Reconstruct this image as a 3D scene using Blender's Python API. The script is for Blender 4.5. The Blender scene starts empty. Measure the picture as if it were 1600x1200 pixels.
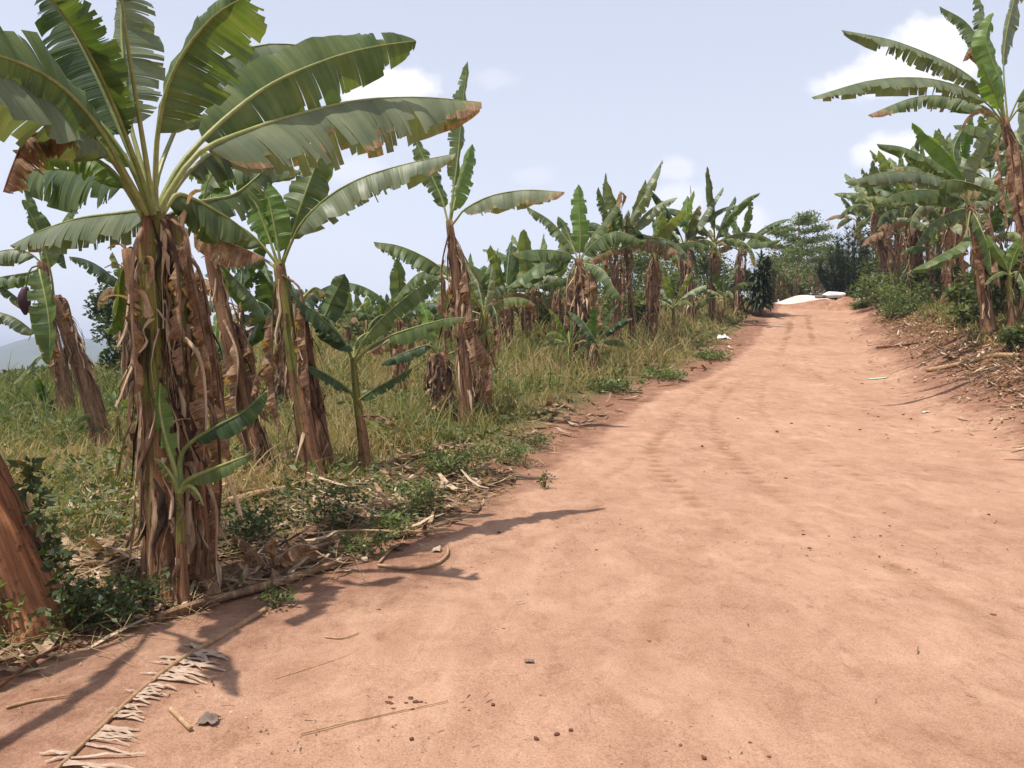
import bpy, math, random
import numpy as np
from mathutils import Vector, Matrix, noise as mnoise
PI = math.pi
R = math.radians
sc = bpy.context.scene
COL = sc.collection
Z = Vector((0, 0, 1))

# ------------------------------------------------------------------ camera
F = 1200.0                      # focal length in pixels of the 1600 wide photograph
EYE = 1.6
cam_d = bpy.data.cameras.new('camera')
cam = bpy.data.objects.new('camera', cam_d)
COL.objects.link(cam)
cam_d.sensor_width = 36
cam_d.lens = F / 1600 * 36
cam_d.clip_start = .05
cam_d.clip_end = 20000
cam.location = (0, 0, EYE)
PITCH = math.atan(40 / F)
cam.rotation_euler = (PI / 2 - PITCH, 0, 0)
sc.camera = cam
CM = Matrix.Rotation(PI / 2 - PITCH, 3, 'X')


def ray(px, py):
    return CM @ Vector(((px - 800) / F, (600 - py) / F, -1))


def P(px, py, d):
    return Vector((0, 0, EYE)) + ray(px, py) * d


# ------------------------------------------------------------------ terrain
def sst(a, b, x):
    t = min(1, max(0, (x - a) / (b - a)))
    return t * t * (3 - 2 * t)


PROF = [(-60, 0), (-6, 0), (4, .0), (10, .12), (15, .45), (20, .95), (30, 2.2), (40, 3.7), (47, 4.95), (52, 5.35),
        (60, 5.5), (80, 5.2), (120, 3), (200, -4), (400, -22), (700, -38), (6000, -40)]


def prof(y):
    if y <= PROF[0][0]:
        return PROF[0][1]
    for i in range(len(PROF) - 1):
        x0, z0 = PROF[i]
        x1, z1 = PROF[i + 1]
        if y <= x1:
            s = lambda a, b: (PROF[b][1] - PROF[a][1]) / (PROF[b][0] - PROF[a][0])
            m0 = s(max(i - 1, 0), i + 1)
            m1 = s(i, min(i + 2, len(PROF) - 1))
            h = x1 - x0
            t = (y - x0) / h
            return ((2 * t**3 - 3 * t**2 + 1) * z0 + (t**3 - 2 * t**2 + t) * h * m0 + (-2 * t**3 + 3 * t**2) * z1 + (t**3 - t**2) * h * m1)
    return PROF[-1][1]


FOOT = [(-10, 3.5), (0, 4.2), (8, 5.4), (15, 7.1), (25, 10.6), (35, 14.4), (45, 18.5), (60, 26), (100, 50)]


def lerp_tab(tab, y):
    if y <= tab[0][0]:
        return tab[0][1]
    for i in range(len(tab) - 1):
        if y <= tab[i + 1][0]:
            t = (y - tab[i][0]) / (tab[i + 1][0] - tab[i][0])
            return tab[i][1] * (1 - t) + tab[i + 1][1] * t
    return tab[-1][1]


def base_z(x, y):
    r = math.hypot(x, y)
    z = prof(y) if y > -60 else 0
    if y < 130:
        u = x / (max(y, 0) + 8)
        z *= .04 + .96 * sst(-.6, .02, u)
    z += 1.42 * sst(.5, 5.6, x - lerp_tab(FOOT, y)) * (1 - sst(60, 140, r))
    if x < 0:
        z -= 38 * sst(35, 420, r) * sst(.1, .5, -x / (abs(y) + 8)) * (1 - sst(300, 600, r)) + 0
        if r > 300:
            z = z * (1 - sst(300, 600, r)) + -38 * sst(300, 600, r)
    return z


def ray_hit(px, py, fn):
    d = ray(px, py)
    t = .5
    last = t
    while t < 400:
        p = Vector((0, 0, EYE)) + d * t
        if p.z < fn(p.x, p.y):
            a, b = last, t
            for _ in range(22):
                m = (a + b) / 2
                q = Vector((0, 0, EYE)) + d * m
                if q.z < fn(q.x, q.y):
                    b = m
                else:
                    a = m
            return Vector((0, 0, EYE)) + d * b
        last = t
        t *= 1.02
    return Vector((0, 0, EYE)) + d * 60


EDGE_PX = [(0, 1050), (90, 1018), (230, 975), (330, 955), (430, 935), (560, 880), (700, 815), (790, 760), (860, 715), (925, 668),
           (1010, 615), (1100, 583), (1150, 550), (1180, 515), (1200, 490), (1215, 474)]
EDGE = [(-12, -3.2), (-2, -3.0), (2, -2.9)]
for q in EDGE_PX:
    h = ray_hit(q[0], q[1], base_z)
    if h.y > EDGE[-1][0]:
        EDGE.append((h.y, h.x))
EDGE.append((58, EDGE[-1][1] + 2.5))
EDGE.append((64, EDGE[-1][1] + 3))


def edge_l(y):
    return lerp_tab(EDGE, y)


def nz(x, y, s, o=0.0):
    return mnoise.noise(Vector((x * s + o, y * s - o, o * .7)))


def terrain(x, y):
    z = base_z(x, y)
    r = math.hypot(x, y)
    if r < 120:
        e = edge_l(y) - x                       # >0 on the field side
        k = sst(-.2, 1.2, e)
        z += k * (.07 + .06 * nz(x, y, .9, 3) + .03 * nz(x, y, 3, 5))
        b = sst(.5, 3, x - lerp_tab(FOOT, y))
        z += b * (.10 * nz(x, y, .8, 9) + .04 * nz(x, y, 2.6, 4))
    else:
        z += 3 * nz(x, y, .01, 2)
    return z


def G(px, py, dz=0.0):
    p = ray_hit(px, py, terrain)
    p.z += dz
    return p


# ------------------------------------------------------------------ object helpers
def link(o, parent=None):
    COL.objects.link(o)
    if parent is not None:
        o.parent = parent
    return o


def tag(o, label=None, cat=None, group=None, kind=None):
    if label: o['label'] = label
    if cat: o['category'] = cat
    if group: o['group'] = group
    if kind: o['kind'] = kind
    return o


def thing(name, loc, label, cat, group=None):
    o = bpy.data.objects.new(name, None)
    o.empty_display_size = .1
    o.location = loc
    link(o)
    return tag(o, label, cat, group)


class MB:
    """Collects quads / tris with uv and two per-vertex values (dry, tone)."""

    def __init__(s):
        s.v = []; s.f = []; s.uv = []; s.dry = []; s.tone = []; s.mi = []

    def add(s, co, uv=(0, 0), dry=0.0, tone=.5):
        s.v.append((co[0], co[1], co[2])); s.uv.append(uv); s.dry.append(dry); s.tone.append(tone)
        return len(s.v) - 1

    def face(s, idx, mi=0):
        s.f.append(tuple(idx)); s.mi.append(mi)

    def mesh(s, name, mats, smooth=True):
        me = bpy.data.meshes.new(name)
        me.from_pydata(s.v, [], s.f)
        for m in mats:
            me.materials.append(m)
        n = len(s.f)
        me.polygons.foreach_set('use_smooth', [smooth] * n)
        me.polygons.foreach_set('material_index', s.mi)
        li = np.empty(len(me.loops), dtype=np.int32)
        me.loops.foreach_get('vertex_index', li)
        uvl = me.uv_layers.new(name='UVMap')
        uva = np.array(s.uv, dtype=np.float32)[li]
        uvl.data.foreach_set('uv', uva.ravel())
        for nm, arr in (('dry', s.dry), ('tone', s.tone)):
            a = me.attributes.new(nm, 'FLOAT', 'POINT')
            a.data.foreach_set('value', np.array(arr, dtype=np.float32))
        me.update()
        return me

    def build(s, name, mats, parent=None, origin=None, smooth=True):
        if not isinstance(mats, (list, tuple)):
            mats = [mats]
        if origin is not None:
            ox, oy, oz = origin
            s.v = [(a - ox, b - oy, c - oz) for a, b, c in s.v]
        o = bpy.data.objects.new(name, s.mesh(name, mats, smooth))
        if origin is not None and parent is None:
            o.location = origin
        return link(o, parent)


def catmull(pts, n):
    """n+1 points evenly spread along a Catmull-Rom curve through pts."""
    pts = [Vector(p) for p in pts]
    if len(pts) == 2:
        return [pts[0].lerp(pts[1], i / n) for i in range(n + 1)]
    q = [pts[0] * 2 - pts[1]] + pts + [pts[-1] * 2 - pts[-2]]
    dense = []
    for i in range(1, len(q) - 2):
        p0, p1, p2, p3 = q[i - 1], q[i], q[i + 1], q[i + 2]
        for k in range(12):
            t = k / 12
            dense.append(.5 * ((2 * p1) + (p2 - p0) * t + (2 * p0 - 5 * p1 + 4 * p2 - p3) * t * t + (3 * p1 - p0 - 3 * p2 + p3) * t**3))
    dense.append(pts[-1])
    L = [0]
    for a, b in zip(dense, dense[1:]):
        L.append(L[-1] + (b - a).length)
    out = []
    j = 0
    for i in range(n + 1):
        t = L[-1] * i / n
        while j < len(L) - 2 and L[j + 1] < t:
            j += 1
        w = (t - L[j]) / max(1e-9, L[j + 1] - L[j])
        out.append(dense[j].lerp(dense[j + 1], w))
    return out


def tube(mb, pts, rad, sides=8, dry=0.0, tone=.5, mi=0, rag=0.0, seed=0, cap=True, vscale=1.0, flat=1.0):
    """tube along pts; rad(t) radius; rag roughens it."""
    n = len(pts) - 1
    T0 = (pts[1] - pts[0]).normalized()
    S = T0.orthogonal().normalized()
    rings = []
    L = 0
    for i, p in enumerate(pts):
        T = (pts[min(i + 1, n)] - pts[max(i - 1, 0)]).normalized()
        S = (S - T * S.dot(T)).normalized()
        B = T.cross(S)
        if i: L += (p - pts[i - 1]).length
        r = rad(i / n)
        ring = []
        for k in range(sides + 1):
            a = 2 * PI * (k % sides) / sides
            rr = r
            if rag:
                rr *= 1 + rag * mnoise.noise(Vector((math.cos(a) * 2.2 + seed, math.sin(a) * 2.2, L * 3.0 + seed))) \
                    + rag * .6 * mnoise.noise(Vector((math.cos(a) * 6 + seed, math.sin(a) * 6, L * 1.3 + seed)))
            co = p + (S * math.cos(a) + B * math.sin(a) * flat) * rr
            ring.append(mb.add(co, (k / sides, L * vscale), dry(i / n) if callable(dry) else dry, tone))
        rings.append(ring)
    for i in range(n):
        for k in range(sides):
            mb.face((rings[i][k], rings[i][k + 1], rings[i + 1][k + 1], rings[i + 1][k]), mi)
    if cap:
        for ring, flip in ((rings[0], True), (rings[-1], False)):
            c = Vector((0, 0, 0))
            for k in range(sides): c += Vector(mb.v[ring[k]])
            c /= sides
            ci = mb.add(c, (.5, L * vscale), dry(1) if callable(dry) else dry, tone)
            for k in range(sides):
                mb.face((ring[k + 1], ring[k], ci) if flip else (ring[k], ring[k + 1], ci), mi)


# ------------------------------------------------------------------ node helpers
class NT:
    def __init__(s, name):
        s.m = bpy.data.materials.new(name)
        s.m.use_nodes = True
        s.t = s.m.node_tree
        s.t.nodes.clear()
        s.out = s.t.nodes.new('ShaderNodeOutputMaterial')

    def n(s, typ, **kw):
        nd = s.t.nodes.new('ShaderNode' + typ)
        for k, v in kw.items():
            if k.startswith('i_'):
                key = k[2:]
                nd.inputs[int(key) if key.isdigit() else key.replace('_', ' ')].default_value = v
            else:
                setattr(nd, k, v)
        return nd

    def l(s, a, b):
        s.t.links.new(a, b)

    def math(s, op, a, b=None, clamp=False):
        nd = s.n('Math', operation=op, use_clamp=clamp)
        for i, v in enumerate((a, b)):
            if v is None: continue
            if isinstance(v, (int, float)): nd.inputs[i].default_value = v
            else: s.l(v, nd.inputs[i])
        return nd.outputs[0]

    def noise(s, vec, scale, detail=4, rough=.55, dist=0):
        nd = s.n('TexNoise')
        nd.inputs['Scale'].default_value = scale
        nd.inputs['Detail'].default_value = detail
        nd.inputs['Roughness'].default_value = rough
        nd.inputs['Distortion'].default_value = dist
        if vec is not None: s.l(vec, nd.inputs['Vector'])
        return nd.outputs['Fac']

    def ramp(s, fac, stops, interp='LINEAR'):
        nd = s.n('ValToRGB')
        cr = nd.color_ramp
        cr.interpolation = interp
        while len(cr.elements) < len(stops): cr.elements.new(.5)
        for e, (p, c) in zip(cr.elements, stops):
            e.position = p
            e.color = (*c, 1) if len(c) == 3 else c
        s.l(fac, nd.inputs[0])
        return nd.outputs[0]

    def mix(s, fac, a, b, mode='MIX'):
        nd = s.n('Mix', data_type='RGBA', blend_type=mode)
        for i, v in ((0, fac), (6, a), (7, b)):
            if isinstance(v, (int, float)): nd.inputs[i].default_value = v
            elif isinstance(v, tuple): nd.inputs[i].default_value = (*v, 1) if len(v) == 3 else v
            else: s.l(v, nd.inputs[i])
        return nd.outputs[2]

    def attr(s, name):
        return s.n('Attribute', attribute_name=name).outputs['Fac']

    def mapped(s, vec, scale=(1, 1, 1), loc=(0, 0, 0)):
        nd = s.n('Mapping')
        nd.inputs['Scale'].default_value = scale
        nd.inputs['Location'].default_value = loc
        s.l(vec, nd.inputs['Vector'])
        return nd.outputs[0]

    def bump(s, h, strength=.4, dist=.01):
        nd = s.n('Bump')
        nd.inputs['Strength'].default_value = strength
        nd.inputs['Distance'].default_value = dist
        s.l(h, nd.inputs['Height'])
        return nd.outputs[0]

    def principled(s, color, rough=.8, normal=None, spec=.3):
        nd = s.n('BsdfPrincipled')
        if isinstance(color, tuple): nd.inputs['Base Color'].default_value = (*color, 1)
        else: s.l(color, nd.inputs['Base Color'])
        if isinstance(rough, (int, float)): nd.inputs['Roughness'].default_value = rough
        else: s.l(rough, nd.inputs['Roughness'])
        nd.inputs['Specular IOR Level'].default_value = spec
        if normal is not None: s.l(normal, nd.inputs['Normal'])
        return nd.outputs[0]

    def done(s, sh):
        s.l(sh, s.out.inputs[0])
        return s.m


def leaf_mat(name, dark, mid, light, trans=.3, rough=.42, veins=True):
    t = NT(name)
    uv = t.n('UVMap').outputs[0]
    geo = t.n('NewGeometry').outputs['Position']
    dry = t.attr('dry')
    tone = t.attr('tone')
    n1 = t.noise(geo, 5, 4)
    lat = t.noise(t.mapped(uv, (26, .35, 1)), 1.0, 3, .6)          # pleats across the blade
    fine = t.noise(t.mapped(uv, (150, .8, 1)), 1.0, 2, .6)
    f = t.math('ADD', t.math('MULTIPLY', n1, .35), t.math('MULTIPLY', lat, .65))
    f = t.math('ADD', f, t.math('MULTIPLY', t.math('SUBTRACT', tone, .5), .9), True)
    f = t.math('ADD', f, t.math('MULTIPLY', t.math('SUBTRACT', t.noise(geo, 2.2, 3, .6), .5), .55), True)
    g = t.ramp(f, [(.25, dark), (.5, mid), (.78, light)])
    d0 = t.math('ADD', dry, t.math('MULTIPLY', t.math('SUBTRACT', t.noise(geo, 14, 4, .65), .5), .55))
    d0 = t.math('ADD', d0, t.math('MULTIPLY', t.math('SUBTRACT', fine, .5), .3), True)
    brown = t.ramp(t.math('ADD', t.math('MULTIPLY', t.noise(geo, 9, 5, .7), .6), t.math('MULTIPLY', fine, .4)),
                   [(.3, (.085, .045, .026)), (.48, (.24, .135, .078)), (.64, (.50, .35, .22))])
    c = t.mix(t.ramp(d0, [(.40, (0, 0, 0)), (.5, (1, 1, 1))]), g, (.26, .21, .06))
    c = t.mix(t.ramp(d0, [(.48, (0, 0, 0)), (.56, (1, 1, 1))]), c, brown)
    bmp = t.bump(t.math('ADD', t.math('MULTIPLY', lat, 1.0), t.math('MULTIPLY', fine, .35)), .55, .018)
    bs = t.principled(c, t.math('ADD', t.math('MULTIPLY', d0, .4, True), rough, True), bmp, .45)
    tr = t.n('BsdfTranslucent')
    tc = t.mix(1.0, c, (1.9, 1.9, .75), 'MULTIPLY')
    t.l(tc, tr.inputs['Color'])
    mx = t.n('MixShader')
    mx.inputs[0].default_value = trans
    t.l(bs, mx.inputs[1]); t.l(tr.outputs[0], mx.inputs[2])
    return t.done(mx.outputs[0])


def simple_mat(name, stops, scale=6, stretch=(1, 1, 1), rough=.85, bump=.4, bdist=.01, spec=.2, obj=True, trans=0.0):
    t = NT(name)
    vec = t.n('TexCoord').outputs['Object'] if obj else t.n('NewGeometry').outputs['Position']
    v = t.mapped(vec, stretch)
    n1 = t.noise(v, scale, 6, .65)
    n2 = t.noise(v, scale * 5, 3, .6)
    tone = t.attr('tone')
    f = t.math('ADD', t.math('MULTIPLY', n1, .65), t.math('MULTIPLY', n2, .35))
    f = t.math('ADD', f, t.math('MULTIPLY', t.math('SUBTRACT', tone, .5), .8), True)
    c = t.ramp(f, stops)
    bs = t.principled(c, rough, t.bump(f, bump, bdist), spec)
    if trans:
        tr = t.n('BsdfTranslucent')
        t.l(t.mix(1.0, c, (1.8, 1.8, .8), 'MULTIPLY'), tr.inputs['Color'])
        mx = t.n('MixShader')
        mx.inputs[0].default_value = trans
        t.l(bs, mx.inputs[1]); t.l(tr.outputs[0], mx.inputs[2])
        bs = mx.outputs[0]
    return t.done(bs)


def stem_mat(name, greenness, tint=None):
    t = NT(name)
    uv = t.n('UVMap').outputs[0]
    geo = t.n('NewGeometry').outputs['Position']
    fib = t.noise(t.mapped(uv, (34, 1.3, 1)), 1.0, 5, .65, .3)
    big = t.noise(t.mapped(uv, (5, 1.1, 1)), 1.0, 4, .6, .6)
    spots = t.noise(geo, 16, 5, .7)
    f = t.math('ADD', t.math('MULTIPLY', fib, .45), t.math('MULTIPLY', big, .55))
    brown = t.ramp(f, [(.30, (.026, .017, .012)), (.42, (.085, .048, .028)), (.52, (.185, .108, .062)), (.62, (.32, .205, .125)), (.73, (.50, .37, .245))])
    if tint: brown = t.mix(1.0, brown, tint, 'MULTIPLY')
    green = t.ramp(f, [(.3, (.06, .07, .012)), (.5, (.17, .17, .035)), (.68, (.32, .26, .07))])
    dry = t.attr('dry')
    gmask = t.math('ADD', t.math('MULTIPLY', t.noise(t.mapped(uv, (4, .7, 1), (3, 1, 0)), 1, 3, .6), .75), t.math('SUBTRACT', greenness - .18, t.math('MULTIPLY', dry, .5)))
    c = t.mix(t.ramp(gmask, [(.42, (0, 0, 0)), (.5, (1, 1, 1))]), brown, green)
    c = t.mix(t.ramp(spots, [(.56, (0, 0, 0)), (.66, (.75, .75, .75))]), c, (.035, .018, .011))
    h = t.math('ADD', fib, t.math('MULTIPLY', spots, .4))
    return t.done(t.principled(c, .75, t.bump(h, .7, .03), .25))


M = {}
M['leaf'] = leaf_mat('banana_leaf', (.022, .048, .012), (.068, .110, .028), (.155, .188, .060), .31, .47)
M['leaf_young'] = leaf_mat('young_leaf', (.055, .11, .018), (.105, .185, .03), (.17, .26, .06), .34, .4)
M['leaf_pale'] = leaf_mat('pale_leaf', (.062, .092, .045), (.122, .155, .080), (.20, .225, .125), .24, .45)
M['rib'] = simple_mat('leaf_rib', [(.3, (.10, .13, .03)), (.5, (.20, .23, .06)), (.7, (.32, .31, .11))], 8, rough=.5, bump=.1, spec=.4)
M['dead'] = simple_mat('dead_sheath', [(.25, (.035, .021, .014)), (.40, (.115, .064, .036)), (.54, (.265, .160, .092)), (.70, (.54, .39, .26))], 7, (1, 1, .25), .85, .6, .02, trans=.12)
M['stem'] = stem_mat('pseudostem', .30, (1.2, 1.0, .86))
M['stem_brown'] = stem_mat('pseudostem_brown', .10, (1.12, 1.0, .9))
M['stem_green'] = stem_mat('pseudostem_green', .48)
M['stem_orange'] = stem_mat('pseudostem_orange', .05, (1.75, 1.25, .95))
# ------------------------------------------------------------------ banana plants
def wprof(u):
    return max(.03, math.sin(PI * min(1, max(0, u)) ** .82)) ** .5 if 0 < u < 1 else .03


def leaf_mesh(pts, W, tp=.16, fold=(45, 45), curl=30, tear=.35, depth=.55, dry=.0, edge=.25, tip=.3, seed=0,
              hint=None, roll=0, n=34, K=5, ratio=(1, 1), rip=6, tone=.58, gap=.22, lat=.18, rib_r=.017, sag=0.0):
    """blade and rib of one banana leaf. Returns (blade MB, rib MB)."""
    rnd = random.Random(seed)
    NS = 60
    cur = catmull(pts, NS)
    tan = [(cur[min(i + 1, NS)] - cur[max(i - 1, 0)]).normalized() for i in range(NS + 1)]
    if hint is None:
        h = cur[-1] - cur[0]; h.z = 0
        if h.length < .15: h = Vector((1, 0, 0))
        hint = h.normalized().cross(Z)
    else:
        hint = Vector(hint)

    def frame(u):
        x = (tp + (1 - tp) * u) * NS
        i = min(NS - 1, int(x)); w = x - i
        p = cur[i].lerp(cur[i + 1], w)
        T = tan[i].lerp(tan[i + 1], w).normalized()
        S = hint - T * hint.dot(T)
        S = S.normalized() if S.length > 1e-4 else T.orthogonal()
        N = S.cross(T)
        if roll:
            q = Matrix.Rotation(R(roll), 3, T)
            S = q @ S; N = q @ N
        return p, T, S, N

    mb = MB()
    us = [0.0]
    for i in range(n):
        us.append(us[-1] + rnd.choice((.35, .6, .8, 1.0, 1.3, 2.0)) * rnd.uniform(.8, 1.2))
    us = [u / us[-1] for u in us]
    frs = [frame(u) for u in us]
    Llen = sum((b - a).length for a, b in zip(cur, cur[1:]))
    ph = rnd.uniform(0, 6)
    for side in (-1, 1):
        fo = fold[0] if side < 0 else fold[1]
        rr = ratio[0] if side < 0 else ratio[1]
        if rr <= 0: continue
        prev_c = 1.0
        for j in range(n):
            u0, u1 = us[j], us[j + 1]
            torn_a = prev_c
            loc = .5 + .9 * mnoise.noise(Vector((u0 * 3.2 + seed, side * 3.0, 1.5)))
            torn_b = min(.97, depth * rnd.uniform(.2, 1.0) * (1.5 if rnd.random() < .12 else 1)) if rnd.random() < tear * 2.0 * max(0, loc) else 1.0
            if torn_b < 1: torn_b = 1 - torn_b
            prev_c = torn_b
            cmin = min(torn_a, torn_b)
            dl = rnd.gauss(0, 16) + (10 if cmin < 1 else 0)
            cut = 1 - (rnd.uniform(0, .28) if cmin < .95 else 0) - (rnd.uniform(0, .5) if cmin < .95 and rnd.random() < .12 else 0)
            dj = rnd.gauss(0, .09)
            tw = rnd.gauss(0, .25)
            grid = []
            for e, u in ((0, u0), (1, u1)):
                p, T, S, N = frs[j + e]
                w = W * wprof(u) * rr * (cut if True else 1)
                cc = torn_a if e == 0 else torn_b
                pos = p.copy()
                col = []
                for k in range(K + 1):
                    s = k / K
                    if k:
                        sm = (k - .5) / K
                        a = fo + curl * sm + rip * math.sin(u * 23 + ph + side) + rip * .6 * math.sin(u * 57 + ph * 2)
                        if sm > cmin: a += dl * (sm - cmin) * 1.6
                        a = R(a)
                        dv = S * (side * math.cos(a)) - N * math.sin(a) + T * (lat * (1 - sm))
                        if sag: dv = (dv + Vector((0, 0, -sag * sm))).normalized()
                        pos = pos + dv * (w / K)
                    q = pos.copy()
                    ex = max(0, s - min(cc, 1))
                    if cc < 1 and ex > 0:
                        sg = 1 if e == 0 else -1
                        q += T * (sg * gap * ex * (us[j + 1] - us[j]) * Llen * (1 - tp) * 1.2)
                    if s > cmin: q += N * (tw * (s - cmin) * (1 if e else -1) * .12 * W)
                    dd = dry + edge * max(0, s - .62) / .38 * max(0, .75 + 1.3 * mnoise.noise(Vector((u * 5 + seed, side, 7.7)))) + dj * (.3 + s)
                    dd += tip * max(0, (u - .72) / .28) ** 1.5
                    col.append(mb.add(q, (u, .5 + side * s * .5), dd, tone))
                grid.append(col)
            for k in range(K):
                a, b = grid
                f = (a[k], a[k + 1], b[k + 1], b[k])
                mb.face(f if side > 0 else f[::-1])
    rb = MB()
    rp = cur[::3]
    tube(rb, rp, lambda t: rib_r * (1.25 - 1.08 * t) if t > .02 else rib_r * 1.5, 6, dry=dry, tone=min(1, tone), cap=False)
    return mb, rb


def leaf(parent, org, pts, W, name='leaf', mat='leaf', ribmat='rib', sub=True, label=None, **kw):
    b, r = leaf_mesh(pts, W, **kw)
    if sub:
        o = b.build(name, M[mat], parent, org)
        r.build('midrib', M[ribmat], o, org)
    else:
        off = len(b.v)
        b.v += r.v; b.uv += r.uv; b.dry += r.dry; b.tone += r.tone
        b.f += [tuple(i + off for i in f) for f in r.f]
        b.mi += [1] * len(r.f)
        o = b.build(name, [M[mat], M[ribmat]], parent, org)
    if label: o['label'] = label
    return o


def dead_leaf(parent, org, pts, W, seed=0, sub=False, tone=.5, **kw):
    a = dict(tp=.2, fold=(62, 62), curl=45, tear=.9, depth=.95, dry=1.0, edge=0, tip=0, rip=28, n=20, K=4, rib_r=.014, sag=.5)
    a.update(kw)
    return leaf(parent, org, pts, W, 'dead_leaf', 'leaf', 'dead', sub, seed=seed, tone=tone, **a)


def sheath(parent, org, base, dirn, up, length, w, peel, seed, tone=.5, hugr=.0):
    """a dry leaf-sheath strip peeling off a stem; base on the stem surface, dirn outward, runs along up*length."""
    rnd = random.Random(seed)
    mb = MB()
    side = up.cross(dirn).normalized()
    n = 9
    pos = base + dirn * .006
    a = 0.0
    rows = []
    ph = rnd.uniform(0, 6)
    for i in range(n + 1):
        t = i / n
        ang = R(peel) * t ** 2.2 + .18 * math.sin(t * 7 + ph)
        dv = up * math.cos(ang) + dirn * math.sin(ang)
        if i: pos = pos + dv * (length / n) + side * (.012 * math.sin(t * 5 + ph))
        ww = w * (1 - .55 * t) * (.8 + .3 * math.sin(t * 9 + ph))
        nrm = (dirn * math.cos(ang) - up * math.sin(ang))
        row = []
        for k in range(4):
            s = k / 3 * 2 - 1
            row.append(mb.add(pos + side * (s * ww * .5) - nrm * (abs(s) ** 2 * ww * .28) , (k / 3, t), 1, tone + .1 * math.sin(t * 11 + k)))
        rows.append(row)
    for i in range(n):
        for k in range(3):
            mb.face((rows[i][k], rows[i][k + 1], rows[i + 1][k + 1], rows[i + 1][k]))
    return mb.build('dead_sheath', M['dead'], parent, org)


def skirt(parent, org, cur, rad, n, lo, hi, lmin, lmax, w, bulge, seed, tone=.5):
    """many torn dry strips hanging round a stem: one ragged skirt."""
    rnd = random.Random(seed)
    mb = MB()
    m = len(cur) - 1
    for i in range(n):
        t = rnd.uniform(lo, hi)
        c = cur[int(t * m)]
        a = rnd.uniform(0, 2 * PI)
        d = Vector((math.cos(a), math.sin(a), 0)); sd = Vector((-d.y, d.x, 0))
        l = rnd.uniform(lmin, lmax)
        l = min(l, max(.08, c.z - cur[0].z + .02))
        ww = w * rnd.uniform(.4, 1.5); bl = bulge * rnd.uniform(.2, 1.6); tn = tone + rnd.gauss(0, .2)
        wav = rnd.uniform(0, 6); kick = rnd.uniform(-.1, .5) * l; sw = rnd.gauss(0, .22) * l
        prev = None
        for j in range(7):
            f = j / 6
            z = c.z - l * f
            k = min(m, max(0, int(m * (z - cur[0].z) / max(.1, cur[-1].z - cur[0].z))))
            ax = cur[k]
            r = rad(k / m) * 1.02 + bl * math.sin(min(1, f * 1.3) * PI * .55) + kick * max(0, f - .6) ** 2
            p = Vector((ax.x, ax.y, z)) + d * r + sd * (sw * f + .02 * math.sin(f * 8 + wav))
            wj = ww * (1 - .6 * f) * (.7 + .5 * math.sin(f * 6 + wav))
            q = (mb.add(p + sd * wj * .5, (f, 0), 1, tn), mb.add(p + d * wj * .35, (f, .5), 1, tn + .08), mb.add(p - sd * wj * .5, (f, 1), 1, tn))
            if prev:
                mb.face((prev[0], prev[1], q[1], q[0])); mb.face((prev[1], prev[2], q[2], q[1]))
            prev = q
    return mb.build('dead_leaf_skirt', M['dead'], parent, org)


def pstem(parent, org, pts, r0, r1, mat='stem', seed=0, sheaths=6, sides=14, flare=1.35, n=26, rag=.2, swid=1.0, lo=.12, hi=1.0, sk=26, skb=.22, sklo=.2):
    rnd = random.Random(seed * 7 + 1)
    cur = catmull(pts, n)
    mb = MB()
    tube(mb, cur, lambda t: (r0 + (r1 - r0) * t) * (1 + (flare - 1) * max(0, 1 - t / .14) ** 2), sides,
         dry=lambda t: .0 if t > .5 else .2, rag=rag, seed=seed * 3.1)
    mb.build('pseudostem', M[mat], parent, org)
    L = sum((b - a).length for a, b in zip(cur, cur[1:]))
    if sk:
        skirt(parent, org, cur, lambda t: r0 + (r1 - r0) * t, int(sk), sklo, .99, L * .08, L * .3, r0 * .34, r0 * skb, seed + 77, .48)
    for i in range(sheaths):
        t = rnd.uniform(lo, hi)
        j = min(n - 1, int(t * n))
        up = (cur[j + 1] - cur[j]).normalized()
        a = rnd.uniform(0, 2 * PI)
        o1 = up.orthogonal().normalized(); o2 = up.cross(o1)
        dv = o1 * math.cos(a) + o2 * math.sin(a)
        r = r0 + (r1 - r0) * t
        ln = rnd.uniform(.3, .8) * min(1, L / 2)
        down = rnd.random() < .68
        if down:
            ln = min(ln, t * L * .95)
        else:
            ln *= .6
        sheath(parent, org, cur[j] + dv * r * .95, dv, -up if down else up, ln, r * rnd.uniform(.7, 1.3) * swid,
               rnd.uniform(5, 42) if down else rnd.uniform(40, 150), seed * 31 + i, rnd.uniform(.3, .75))
    return cur


def arc(c, az, e0, L, bend, n=6):
    """midrib: leaves c at elevation e0 (deg) towards az and bends down by bend degrees in all."""
    pts = [c.copy()]
    p = c.copy()
    for i in range(n):
        t = (i + .5) / n
        e = R(e0 - bend * t ** 1.4)
        p = p + Vector((math.cos(az) * math.cos(e), math.sin(az) * math.cos(e), math.sin(e))) * (L / n)
        pts.append(p.copy())
    return pts


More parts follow.
